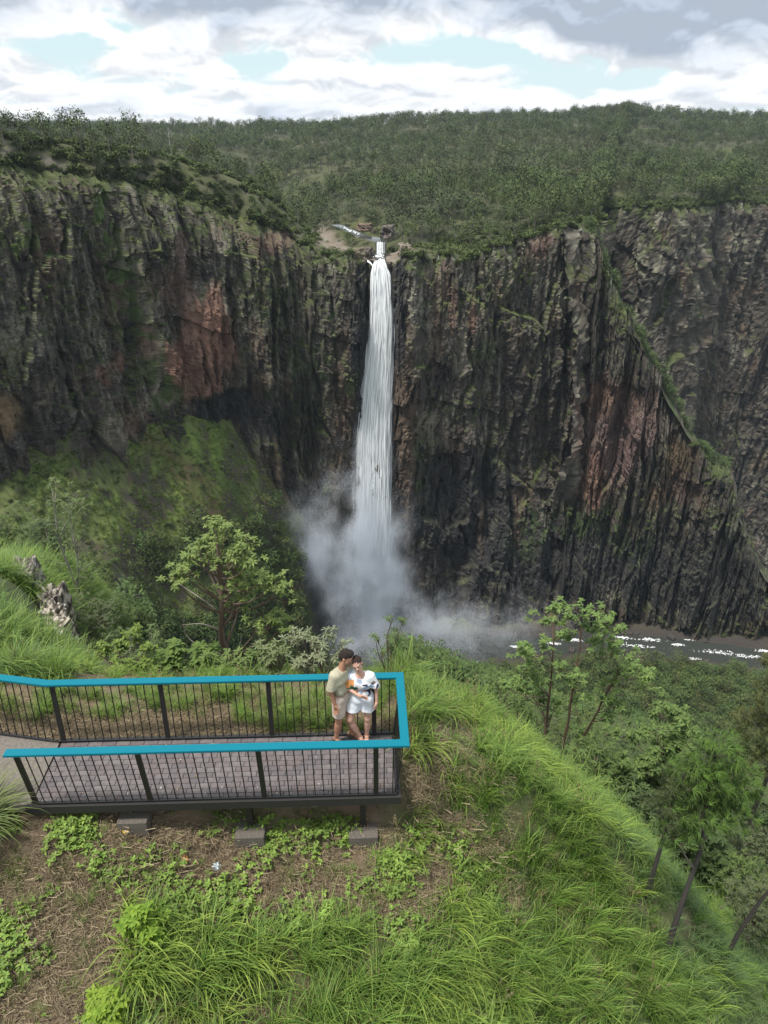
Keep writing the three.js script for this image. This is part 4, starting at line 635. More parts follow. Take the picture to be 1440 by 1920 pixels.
feathery('sheoak_tree', 'dark leaning trunk with fine bright green feathery crown on the slope', [4.7, hillY(4.7, 6.95), -6.95], [[0, -0.2, 0], [0.1, 0.7, -0.2], [0.25, 1.4, -0.4], [0.4, 2.1, -0.6], [0.42, 3.0, -0.85], [0.4, 3.9, -1.0]],
  [[0.45, 3.85, -0.95, 0.4, 0.42, 0.4, 90], [0.2, 3.45, -0.85, 0.5, 0.42, 0.45, 110], [0.78, 3.3, -0.9, 0.42, 0.48, 0.45, 100], [0.3, 2.95, -0.75, 0.55, 0.36, 0.45, 100], [0.85, 2.75, -0.85, 0.42, 0.36, 0.4, 70], [-0.05, 2.5, -0.55, 0.35, 0.26, 0.3, 40]], { seed: 41, r0: 0.055, len: 0.17, wid: 0.0045, c0: FE0, c1: FE1 });
feathery('sheoak_tree', 'short dark trunk with thin olive sprays behind the bright feathery tree', [4.5, hillY(4.5, 7.7), -7.7], [[0, -0.2, 0], [0.03, 0.6, 0], [0.1, 1.3, -0.1], [0.15, 2.1, -0.2], [0.2, 2.7, -0.3]], [[0.2, 2.6, -0.2, 0.4, 0.35, 0.4, 45], [-0.15, 2.2, 0, 0.35, 0.28, 0.3, 30], [0.45, 2.1, -0.3, 0.32, 0.3, 0.3, 30]], { seed: 42, r0: 0.042, len: 0.17, wid: 0.004, c0: [0.035, 0.05, 0.014], c1: [0.08, 0.1, 0.03] });
feathery('sheoak_tree', 'leaning bare dark trunk at the foot of the grassy slope', [6.35, hillY(6.35, 7.75), -7.75], [[0, -0.3, 0], [0.12, 0.7, -0.1], [0.42, 1.5, -0.25], [0.85, 2.4, -0.4], [1.35, 3.4, -0.6]], [[1.3, 3.6, -0.6, 0.6, 0.4, 0.5, 80], [0.75, 3.3, -0.6, 0.4, 0.35, 0.4, 45], [1.6, 4.2, -0.7, 0.5, 0.45, 0.5, 70]], { seed: 43, r0: 0.045, len: 0.18, wid: 0.0045, c0: [0.035, 0.055, 0.013], c1: [0.085, 0.12, 0.028] });
{
  const X = 11.4, D = 15.2, gy = hillY(X, D), y = (v) => v - gy;
  feathery('sheoak_tree', 'tall olive green sheoak with drooping sprays over the valley wood', [X, gy, -D], [[0, -0.3, 0], [0.1, 2.5, 0], [0.2, 5.5, 0], [0.1, 8, 0.1], [-0.1, y(-10.6), 0]], [[-0.1, y(-10.4), 0.1, 0.45, 0.55, 0.5, 90], [0.2, y(-11.2), 0, 0.7, 0.5, 0.6, 110], [-0.6, y(-12.4), 0.2, 0.75, 0.35, 0.5, 90], [0.3, y(-12.2), 0, 0.8, 0.5, 0.6, 110], [-0.5, y(-13.6), 0.3, 0.9, 0.4, 0.6, 110], [0.4, y(-13.4), 0, 0.9, 0.5, 0.6, 120], [-0.8, y(-14.8), 0.2, 0.9, 0.45, 0.6, 110], [0.3, y(-14.9), 0, 0.9, 0.6, 0.7, 120], [-0.2, y(-16.2), 0.2, 1.3, 0.6, 0.7, 140]], { seed: 44, r0: 0.1, len: 0.26, wid: 0.006, c0: [0.045, 0.06, 0.014], c1: [0.13, 0.14, 0.04], bark: [0.08, 0.07, 0.06], twig: [0.22, 0.2, 0.18] });
}
// sapling by the end of the deck, pale shrubs behind the railing
broadleaf('sapling', 'thin young tree with narrow leaves behind the couple', [0.05, groundY(0.05, -10.35), -10.35], [[[0, -0.1, 0], [0.03, 0.5, 0], [0.0, 1.0, 0], [0.1, 1.4, 0]], [[0, 0.2, 0], [-0.15, 0.6, 0], [-0.2, 0.95, 0]]], [[0.1, 1.42, 0], [0.2, 1.2, 0.05], [0.02, 1.1, 0.1], [0.2, 0.95, 0], [-0.2, 1.0, 0], [-0.12, 0.75, 0.1], [0.08, 0.75, -0.05], [0.28, 1.38, 0]], { seed: 51, r0: 0.014, r1: 0.005, reach: 0.1, len: 0.085, wid: 0.011, c0: [0.06, 0.11, 0.03], c1: [0.15, 0.21, 0.07], twigs: 5, leaves: 7, category: 'sapling' });
const shrub = (label, x, D, w, h, o) => broadleaf('shrub', label, [x, groundY(x, -D) - 0.05, -D], [[[0, 0, 0], [0.05, h * 0.4, 0], [0, h * 0.75, 0]], [[0, 0, 0], [w * 0.3, h * 0.4, 0.1], [w * 0.5, h * 0.65, 0.1]], [[0, 0, 0], [-w * 0.3, h * 0.4, -0.1], [-w * 0.5, h * 0.65, 0]]], cloud(o.seed, [[0, h * 0.62, 0, w, h * 0.42, w * 0.6, o.n ?? 14]]), { r0: 0.022, r1: 0.008, reach: 0.16, len: 0.13, wid: 0.03, c0: LB0, c1: LB1, twigs: 5, leaves: 8, category: 'shrub', ...o });
shrub('pale silvery shrub behind the railing beside the man', -1.25, 10.5, 0.75, 1.0, { seed: 61, c0: [0.1, 0.13, 0.05], c1: [0.3, 0.33, 0.2], len: 0.12, wid: 0.016, n: 18 });
shrub('pale leafy shrub with upright shoots left of the silvery shrub', -2.05, 10.6, 0.4, 0.95, { seed: 62, c0: [0.09, 0.13, 0.04], c1: [0.24, 0.28, 0.13], len: 0.13, wid: 0.018, n: 9 });
shrub('dark green bush behind the end railing of the deck', 0.95, 11.1, 0.5, 0.85, { seed: 63, c0: [0.04, 0.075, 0.014], c1: [0.11, 0.165, 0.03], n: 14, len: 0.09, wid: 0.02 });
shrub('yellow green bush at the kink of the railing', -5.5, 11.6, 0.9, 1.1, { seed: 64, c0: [0.07, 0.13, 0.016], c1: [0.2, 0.27, 0.05], n: 16 });
shrub('broad light green bush under the thin grey trees', -4.6, 12.2, 0.9, 1.2, { seed: 65, c0: [0.06, 0.12, 0.018], c1: [0.17, 0.25, 0.055], n: 18, len: 0.2, wid: 0.05 });
shrub('low leafy bush in front of the slender tree', -3.2, 11.4, 0.55, 0.8, { seed: 66, n: 10 });
shrub('low green bush on the crest beyond the grass', 2.7, 11.3, 0.5, 0.6, { seed: 67, c0: [0.04, 0.08, 0.015], c1: [0.12, 0.18, 0.035], n: 10 });
// two bright seedlings in the front grass
shrub('bright yellow green seedling in the middle of the long grass', -3.15, 5.75, 0.3, 0.62, { seed: 71, c0: [0.1, 0.2, 0.014], c1: [0.24, 0.36, 0.04], n: 14, reach: 0.09, len: 0.105, wid: 0.024, twigs: 4, leaves: 7 });
shrub('bright lime green seedling at the edge of bare soil', -3.5, 4.9, 0.28, 0.5, { seed: 72, c0: [0.13, 0.23, 0.016], c1: [0.29, 0.4, 0.045], n: 13, reach: 0.09, len: 0.1, wid: 0.026, twigs: 4, leaves: 7 });
shrub('small seedling low in the grass between soil patches', -2.0, 4.7, 0.3, 0.35, { seed: 73, c0: [0.07, 0.16, 0.014], c1: [0.18, 0.28, 0.04], n: 8, reach: 0.09, len: 0.1, wid: 0.024, twigs: 4, leaves: 6 });
// strap-leaved clump at the open end of the near railing
{
  const r = RNG(81), b = new GB(); for (let k = 0; k < 260; k++) { const a = r() * 6.28, d = 0.22 * sqrt(r()); blade(b, r, cos(a) * d, sin(a) * d, r.in(0.7, 1.25), 0.011, r.in(0.8, 1.5), a + r.in(-0.5, 0.5), [0.05, 0.09, 0.02], mixc([0.13, 0.19, 0.045], [0.3, 0.32, 0.13], r()), 6, 1.3); }
  for (const [x, D, s] of [[-5.75, 6.75, 1.0], [-5.95, 6.2, 0.8]]) { const g = base('mat_rush', x, groundY(x, -D), -D, D * 3); g.scale.setScalar(s); part('leaf_clump', b.build(true), M.leaf, g); tag(g, s === 1 ? 'large strap leaved rush clump at the open end of the railing' : 'smaller strap leaved rush clump below the larger one', 'plant'); }
}
// thin grey trees and mid-distance trees of the slopes around
for (const [x, D, h, sd, lab] of [[-7.3, 16.2, 4.2, 1, 'thin tree with pale grey stem left of the slender leafy tree'], [-5.6, 17.5, 3.6, 2, 'thin grey stemmed tree close behind the light green bush'], [-12.6, 24, 6.5, 3, 'pale trunked tree on the shoulder above the white rocks'], [-10.2, 21, 4.4, 4, 'leafy tree with grey stem just beyond the white rocks']]) {
  const gy = hillY(x, D) - 0.1, r = RNG(sd * 19);
  broadleaf('grey_stem_tree', lab, [x, gy, -D], [[[0, -0.2, 0], [0.1, h * 0.3, 0], [-0.05, h * 0.6, 0.1], [0.1, h * 0.95, 0]], [[0, h * 0.2, 0], [0.5, h * 0.45, 0.2], [0.6, h * 0.75, 0.2]]], cloud(sd * 3, [[0, h * 0.8, 0, h * 0.2, h * 0.22, h * 0.18, 14], [0.2, h * 0.5, 0, h * 0.26, h * 0.2, h * 0.2, 13]]), { seed: sd + 90, r0: 0.06, r1: 0.018, reach: 0.36, len: 0.15, wid: 0.03, c0: [0.05, 0.085, 0.025], c1: [0.15, 0.2, 0.065], twigs: 6, leaves: 7, bark: [0.3, 0.28, 0.25], twig: [0.22, 0.2, 0.17] });
}
{
  // bushy trees that clothe the steep slopes: a few kinds, copied
  const kinds = [1, 2, 3, 4].map((k) => { const r = RNG(k * 131), w = new GB(), b = new GB(); w.tube([[0, -0.6, 0], [0.1, 1.2, 0], [-0.1, 2.3, 0.1], [0.1, 3.2, 0]], [0.08, 0.06, 0.045, 0.02], 6, [[0.2, 0.18, 0.15], DARKB, BARK, GREY][k - 1]); for (const c of cloud(k * 9, [[0, 2.5, 0, 1.4, 1.3, 1.3, 26]])) { w.tube(curveTo([0, max(0.4, c[1] - 1.1), 0], c, r), [0.03, 0.025, 0.018, 0.012, 0.006], 4, [0.14, 0.115, 0.095]); for (let q = 0; q < 15; q++) rosette(b, r, c[0] + r.g() * 0.5, c[1] + r.g() * 0.38, c[2] + r.g() * 0.5, 6, [0.17, 0.13, 0.2, 0.15][k - 1], [0.04, 0.03, 0.036, 0.028][k - 1], [[0.035, 0.065, 0.018], [0.04, 0.07, 0.014], [0.05, 0.085, 0.02], [0.05, 0.07, 0.028]][k - 1], [[0.1, 0.15, 0.045], [0.105, 0.145, 0.03], [0.13, 0.19, 0.045], [0.13, 0.155, 0.065]][k - 1], 0.3); } return [w.build(true), b.build(false)]; });
  const r = RNG(313), spots = [];
  for (let k = 0; k < 9000 && spots.length < 300; k++) {
    const right = r() < 0.55, D = right ? lerp(9.5, 120, pow(r(), 1.6)) : r.in(15, 75), x = right ? r.in(0.12, 0.75) * D + 2 : -r.in(0.16, 0.68) * D - 1.5, y = hillY(x, D), t = hypot(x, y, D), ratio = -y / D;
    if (ratio > 1.75 || abs(x / t) > 0.5) continue;
    if (!right && x > -6.5 && D < 26) continue; if (right && (D < 13 && x < 8 || x < 5.5 && D < 22 || hypot(x - 5.9, D - 17) < 1.6)) continue;
    if (!right && (D < 24 && x < -0.5 * D - 1 || ratio > 0.98)) continue;
    if (spots.some(([a, , c]) => hypot(a - x, c + D) < (right ? 1.3 : 1.5) + D * 0.02)) continue;
    spots.push([x, y, -D, right]);
  }
  for (const [x, y, z, right] of spots) {
    const zone = !right ? (-z < 30 ? 'just beyond the far railing' : -z < 50 ? 'below the rocks on the left shoulder' : 'far down the left shoulder') : -z < 22 ? 'close under the grassy spur' : -z < 40 ? 'behind the two stemmed tree' : -z < 70 ? 'midway down the right slope' : 'deep in the wood above the river', g = base('slope_tree', x, y - 0.2, z, r() * 6.28), k = floor(r() * 4), s = r.in(0.55, 1.0) * (1 + -z * 0.007) * (right ? 1 : 0.75); g.scale.set(s, s * r.in(0.85, 1.2), s);
    part('trunk', kinds[k][0], M.wood, g); part('crown', kinds[k][1], M.leaf, g).userData.kind = 'stuff';
    const look = ['glossy mid green', 'dark trunked olive', 'light green', 'dull grey green'][k]; tag(g, look + ' bushy tree ' + zone, 'tree', look + ' trees ' + zone);
  }
}
// white lichened rocks on the left shoulder, brown boulder behind them
function boulder(name, label, x, D, sx, sy, sz, c0, c1, seed, y0, grp = 'rocks on the left shoulder', det = 14) {
  const g = new THREE.IcosahedronGeometry(1, det), p = g.attributes.position, c = new Float32Array(p.count * 3), v = new THREE.Vector3();
  for (let k = 0; k < p.count; k++) {
    v.fromBufferAttribute(p, k); const n = fbm(v.x * 1.4 + seed, v.y * 1.4, v.z * 1.4, 4), e = 1 + 0.35 * n - 0.22 * max(0, ridged(v.x * 1.7, v.y * 1.1 + seed, v.z * 1.7)), q = noise(v.x * 5 + seed, v.y * 5, v.z * 5) + 0.6 * noise(v.x * 12, v.y * 12, v.z * 12);
    v.set(clamp(v.x * 1.25, -0.9, 0.9), clamp(v.y * 1.3, -0.95, 0.9), clamp(v.z * 1.2, -0.9, 0.9)).multiplyScalar(e); p.setXYZ(k, v.x * sx, v.y * sy, v.z * sz); mixc(c0, c1, sm(-0.15, 0.3, q)).forEach((w, m) => c[k * 3 + m] = w);
  }
  g.setAttribute('color', new THREE.BufferAttribute(c, 3)); g.computeVertexNormals(); const m = top(name, g, M.rock); m.position.set(x, (y0 ?? groundY(x, -D)) + sy * 0.35, -D); m.rotation.y = seed; return tag(m, label, 'rock', grp);
}
boulder('boulder', 'upright dark rock with white lichen patches, tallest of its row', -10.15, 17.9, 0.45, 1.2, 0.45, [0.05, 0.04, 0.035], [0.42, 0.38, 0.33], 1);
boulder('boulder', 'pale lichened rock below the tallest upright rock', -9.75, 17.1, 0.42, 0.85, 0.45, [0.06, 0.05, 0.042], [0.5, 0.45, 0.38], 2);
boulder('boulder', 'low pale rock at the lower end of the lichened row', -9.3, 16.2, 0.38, 0.62, 0.45, [0.07, 0.055, 0.045], [0.45, 0.4, 0.34], 3);
boulder('boulder', 'dull brown boulder beside the lower end of the lichened row', -7.5, 14.3, 0.55, 0.5, 0.45, [0.06, 0.045, 0.04], [0.11, 0.085, 0.075], 4);
boulder('boulder', 'grey rock half hidden in grass left of the tallest rock', -11.2, 18.6, 0.6, 0.7, 0.5, [0.07, 0.06, 0.05], [0.35, 0.32, 0.28], 5);
// boulders: the rock shelf at the lip of the falls, and the banks of the river
boulder('boulder', 'big tan boulder just right of the upper step of the falls', 12, 437, 7, 3.8, 4, [0.1, 0.085, 0.068], [0.25, 0.215, 0.165], 11, -61, 'rocks at the lip', 12);
boulder('boulder', 'dark split rock left of the upper step of the falls', -10, 436, 4.2, 3.6, 3.4, [0.06, 0.05, 0.045], [0.16, 0.13, 0.11], 12, -62, 'rocks at the lip', 12);
boulder('boulder', 'low ochre rock at the left edge of the waterfall lip', -15, 428, 4, 3, 3, [0.11, 0.095, 0.06], [0.23, 0.2, 0.14], 13, -61, 'rocks at the lip', 12);
boulder('boulder', 'dark rock bluff above the still creek pool', 2, 458, 9, 3.6, 4, [0.05, 0.045, 0.042], [0.17, 0.14, 0.12], 14, -53, 'rocks at the lip', 12);
boulder('boulder', 'reddish rock slab beside the white rapid above the creek pool', -12, 466, 5, 2.4, 3, [0.12, 0.085, 0.065], [0.2, 0.14, 0.11], 15, -51, 'rocks at the lip', 12);
{ const r = RNG(515); for (let k = 0; k < 46; k++) { const x = r.in(24, 262), side = r() < 0.6 ? -1 : 1, D = riverD(x) + side * (8 + 9 * r()), s = r.in(0.8, 2.6); boulder('river_boulder', side < 0 ? 'dark wet boulder on the near bank of the river' : 'dark wet boulder at the foot of the right wall', x, D, s * 1.3, s * 0.8, s, [0.03, 0.027, 0.025], [0.085, 0.075, 0.068], k + 30, -310.9 - 0.012 * (x - 20), side < 0 ? 'boulders on the near river bank' : 'boulders under the right wall', 4); } }
// ---------------------------------------------------------------- the lookout deck
M.teal = new THREE.MeshPhysicalMaterial({ color: lin(0.0, 0.15, 0.21), roughness: 0.42, specularIntensity: 0.5 });
M.black = std([0.012, 0.012, 0.013], 0.45); M.beam = std([0.02, 0.019, 0.019], 0.6);
const speck = (base0, amp, seed, n = 256, sc = 0.09) => { const d = new Uint8Array(n * n * 4); for (let y = 0; y < n; y++) for (let x = 0; x < n; x++) { const v = 1 + amp * (fbm(x * sc, y * sc, seed, 3) + 0.9 * noise(x * 0.7, y * 0.7, seed + 3)); for (let q = 0; q < 3; q++) d[(y * n + x) * 4 + q] = clamp(255 * pow(clamp(base0[q] * v, 0, 1), 1 / 2.2), 0, 255); d[(y * n + x) * 4 + 3] = 255; } const t = new THREE.DataTexture(d, n, n); t.colorSpace = THREE.SRGBColorSpace; t.magFilter = THREE.LinearFilter; t.wrapS = t.wrapT = THREE.RepeatWrapping; t.needsUpdate = true; return t; };
const paverMats = [[0.115, 0.098, 0.102], [0.13, 0.112, 0.114], [0.10, 0.086, 0.092], [0.122, 0.1, 0.1], [0.14, 0.122, 0.122]].map((c, k) => new THREE.MeshStandardMaterial({ map: speck(c, 0.35, k * 5 + 1, 128), roughness: 0.85 }));
const boxBevel = (w, h, d, e) => { const s = new THREE.Shape(); s.moveTo(-w / 2 + e, -d / 2 + e); s.lineTo(w / 2 - e, -d / 2 + e); s.lineTo(w / 2 - e, d / 2 - e); s.lineTo(-w / 2 + e, d / 2 - e); s.closePath(); return new THREE.ExtrudeGeometry(s, { depth: h - 2 * e, bevelEnabled: true, bevelThickness: e, bevelSize: e, bevelSegments: 1, steps: 1 }).rotateX(-PI / 2).translate(0, -h / 2 + e, 0); };
const DX = -2.45, DY = -8.5, DZ = -7.72, deck = base('viewing_deck', DX, DY, DZ, 0.033);
tag(deck, 'cantilevered lookout deck with grey pavers, black balusters and teal handrail', 'lookout deck');
{
  const L0 = -2.64, L1 = 2.6, W = 0.585;
  const bed = part('deck_bed', new THREE.BoxGeometry(L1 - L0, 0.06, 2 * W).translate((L0 + L1) / 2, -0.075, 0), M.beam, deck);
  const r = RNG(71), nx = 24, nz = 12, px = (L1 - L0) / nx, pz = (2 * W) / nz, full = boxBevel(px - 0.006, 0.045, pz - 0.006, 0.004), half = boxBevel(px / 2 - 0.006, 0.045, pz - 0.006, 0.004);
  for (let j = 0; j < nz; j++) for (let i = 0; i <= nx; i++) {
    const odd = j % 2; if (!odd && i === nx) continue;
    const end = odd && (i === 0 || i === nx), m = part('paver', end ? half : full, paverMats[floor(r() * 5)], bed);
    const x = odd ? (i === 0 ? px * 0.25 : i === nx ? nx * px - px * 0.25 : i * px) : (i + 0.5) * px; m.position.set(L0 + x, -0.0225 + r.in(-0.0015, 0.0015), -W + (j + 0.5) * pz); m.rotation.set(r.in(-0.004, 0.004), 0, r.in(-0.003, 0.003));
  }
  const beam = (w, h, d, x, y, z) => part('edge_beam', boxBevel(w, h, d, 0.005).translate(x, y, z), M.beam, deck);
  beam(L1 - L0 + 0.14, 0.15, 0.07, (L0 + L1) / 2 + 0.01, -0.065, W + 0.037); beam(L1 - L0 + 0.14, 0.15, 0.07, (L0 + L1) / 2 + 0.01, -0.065, -W - 0.037); beam(0.07, 0.15, 2 * W, L1 + 0.037, -0.065, 0);
  for (const x of [-1.25, 0.42, 2.12]) {
    beam(0.1, 0.11, 2 * W - 0.02, x, -0.165, 0);
    const wx = DX + x, D = -DZ - 0.5 - 0.0, gy = groundY(wx, DZ + 0.5) - DY, h = -0.22 - gy;
    part('support_post', boxBevel(0.085, max(0.12, h), 0.085, 0.006).translate(x, -0.22 - max(0.12, h) / 2, 0.46), M.black, deck);
    const f = new THREE.BoxGeometry(0.44, 0.36, 0.4, 8, 6, 8), p = f.attributes.position; for (let k = 0; k < p.count; k++) { const X = p.getX(k), Y = p.getY(k), Z = p.getZ(k), n = 0.022 * noise(X * 6 + x, Y * 6, Z * 6) - 0.03 * pow(hypot(X / 0.22, Y / 0.18, Z / 0.2) / 1.73, 4); p.setXYZ(k, X * (1 + n), Y * (1 + n), Z * (1 + n)); } f.computeVertexNormals();
    part('footing', f.translate(x, gy - 0.03, 0.5), M.footing ??= new THREE.MeshStandardMaterial({ map: speck([0.11, 0.095, 0.08], 0.75, 9), roughness: 0.95 }), deck);
  }
  // railings lean outwards; each bar is a part of its railing
  const H = 1.09, balG = new THREE.CylinderGeometry(0.0085, 0.0085, 1, 7), postG = boxBevel(0.072, 1, 0.03, 0.004);
  const rod = (name, g, a, b, parent) => { const m = part(name, g, M.black, parent), A = new THREE.Vector3(...a), B = new THREE.Vector3(...b); m.position.copy(A).add(B).multiplyScalar(0.5); m.quaternion.setFromUnitVectors(new THREE.Vector3(0, 1, 0), B.clone().sub(A).normalize()); m.scale.y = A.distanceTo(B); return m; };
  function railing(a, b, lean, posts, n, label) {        // a, b: foot of the railing in the deck's own plan
    const g = new THREE.Group(); g.name = 'railing'; g.userData.label = label; deck.add(g);
    const dx = b[0] - a[0], dz = b[1] - a[1], len = hypot(dx, dz), nx = -dz / len * lean, nz = dx / len * lean, at = (t, y) => [a[0] + dx * t + nx * y / H * 0.1, y, a[1] + dz * t + nz * y / H * 0.1];
    const turn = atan2(-dz, dx);
    for (const t of posts) { const m = rod('post', postG, at(t, -0.08), at(t, H), g); m.rotateY(turn); }
    for (let k = 0; k < n; k++) { const t = (k + 0.5) / n; if (posts.some((p) => abs(p - t) * len < 0.05)) continue; rod('baluster', balG, at(t, 0.03), at(t, H + 0.005), g); }
    const bar = (y, h, w) => { const m = part('rail_bar', boxBevel(len, h, w, 0.004), M.black, g); const c = at(0.5, y); m.position.set(...c); m.rotation.y = turn; };
    bar(0.035, 0.03, 0.035); bar(H - 0.01, 0.02, 0.045);
  }
  const px4 = (L) => [0.012, 0.322, 0.634, 0.942];
  railing([-2.62, 0.605], [2.62, 0.605], 1, px4(), 42, 'near side railing');
  railing([-2.66, -0.575], [2.62, -0.575], -1, px4(), 42, 'far side railing');
  railing([2.62, 0.6], [2.62, -0.57], 1, [0.97], 9, 'end railing over the drop');
  railing([-6.2, -1.28], [-2.7, -0.575], -1, [0.52], 28, 'railing along the path');
  // teal handrail: one mitred plank
  const line3 = [[-2.69, 0.705], [2.715, 0.705], [2.715, -0.675], [-2.66, -0.675], [-6.2, -1.385]], w = 0.063, b = new GB(), rings = [];
  for (let k = 0; k < line3.length; k++) {
    const p = line3[k], d0 = k ? norm2(line3[k - 1], p) : norm2(p, line3[k + 1]), d1 = k < line3.length - 1 ? norm2(p, line3[k + 1]) : d0, n0 = [-d0[1], d0[0]], n1 = [-d1[1], d1[0]], m = [n0[0] + n1[0], n0[1] + n1[1]], s = 2 / (m[0] * m[0] + m[1] * m[1]);
    const O = (o, y) => b.v(p[0] + m[0] * s * o, y, p[1] + m[1] * s * o, [1, 1, 1]);
    rings.push([O(-w, 1.115), O(-w, 1.143), O(-w + 0.006, 1.15), O(w - 0.006, 1.15), O(w, 1.143), O(w, 1.115)]);
  }
  for (let k = 0; k < rings.length - 1; k++) for (let s = 0; s < 6; s++) b.q(rings[k][s], rings[k][(s + 1) % 6], rings[k + 1][(s + 1) % 6], rings[k + 1][s]);
  for (const e of [rings[0], rings[rings.length - 1]]) { b.q(e[0], e[1], e[4], e[5]); b.q(e[1], e[2], e[3], e[4]); }
  const hg = b.build(false).toNonIndexed(); hg.deleteAttribute('color'); hg.computeVertexNormals(); part('handrail', hg, M.teal, deck).userData.label = 'wide flat teal handrail';
}
function norm2(a, b) { const x = b[0] - a[0], y = b[1] - a[1], l = hypot(x, y); return [x / l, y / l]; }
// concrete path that leads onto the deck
{
  const s = new THREE.Shape(); [[-5.085, 7.03], [-5.14, 8.2], [-5.9, 8.36], [-8.8, 8.95], [-10, 8.2], [-8.6, 7.45], [-6.1, 7.05]].forEach(([x, d], k) => k ? s.lineTo(x, d) : s.moveTo(x, d)); s.closePath();
  const g = new THREE.ExtrudeGeometry(s, { depth: 0.12, bevelEnabled: false }).rotateX(-PI / 2).translate(0, -8.505 - 0.12, 0);
  const m = top('path', g, new THREE.MeshStandardMaterial({ map: (() => { const t = speck([0.15, 0.132, 0.115], 0.4, 14); return t; })(), roughness: 0.95 }), 'structure'); m.userData.label = 'brown concrete path leading onto the deck';
}
// pale fallen leaves on the pavers
{
  const r = RNG(15), b = new GB(); for (let k = 0; k < 34; k++) { const x = r.in(-2.5, 2.5), z = (r() < 0.6 ? r.in(0.35, 0.56) : r.in(-0.55, 0.4)), c = r() < 0.6 ? [0.62, 0.58, 0.5] : [0.4, 0.25, 0.12]; leafInto(b, r, x, 0.006, z, r() * 6.28, r.in(0, 0.25), r.in(0.03, 0.055), r.in(0.006, 0.013), c, c); }
  const m = top('fallen_leaves', b.build(true), M.leaf, 'stuff'); m.position.set(DX, DY, DZ); m.rotation.y = 0.033; m.userData.label = 'small pale dry leaves lying on the deck pavers';
}
// scraps on the soil below the deck
{
  const scrap = (name, label, cat, x, D, g, m) => { const o = top(name, g, m); o.position.set(x, groundY(x, -D) + 0.03, -D); o.rotation.y = x * 3; tag(o, label, cat); };
  const crumple = (w, h, d, seed, cols) => { const g = new THREE.IcosahedronGeometry(1, 5), p = g.attributes.position, c = new Float32Array(p.count * 3); for (let k = 0; k < p.count; k++) { const X = p.getX(k), Y = p.getY(k), Z = p.getZ(k), n = 1 + 0.45 * noise(X * 2.2 + seed, Y * 2.2, Z * 2.2) + 0.2 * noise(X * 6, Y * 6 + seed, Z * 6); p.setXYZ(k, X * n * w, Y * n * h, Z * n * d); const q = cols[noise(X * 1.4, Y, Z * 1.4 + seed) > 0 ? 0 : 1]; c.set(q, k * 3); } g.setAttribute('color', new THREE.BufferAttribute(c, 3)); g.computeVertexNormals(); return g; };
  scrap('wrapper', 'crumpled yellow and white wrapper on the weeds below the deck', 'litter', -3.78, 7.02, crumple(0.07, 0.04, 0.06, 1, [[0.7, 0.42, 0.03], [0.7, 0.72, 0.78]]), M.earth);
  scrap('paper_cup', 'small orange and white paper scrap on bare soil', 'litter', -2.93, 6.84, crumple(0.04, 0.03, 0.075, 2, [[0.75, 0.35, 0.06], [0.75, 0.65, 0.5]]), M.earth);
  scrap('plastic_bag', 'crumpled pale blue plastic scrap at the edge of the grass', 'litter', -2.47, 6.8, crumple(0.06, 0.045, 0.07, 3, [[0.45, 0.6, 0.68], [0.65, 0.75, 0.8]]), M.earth);
}
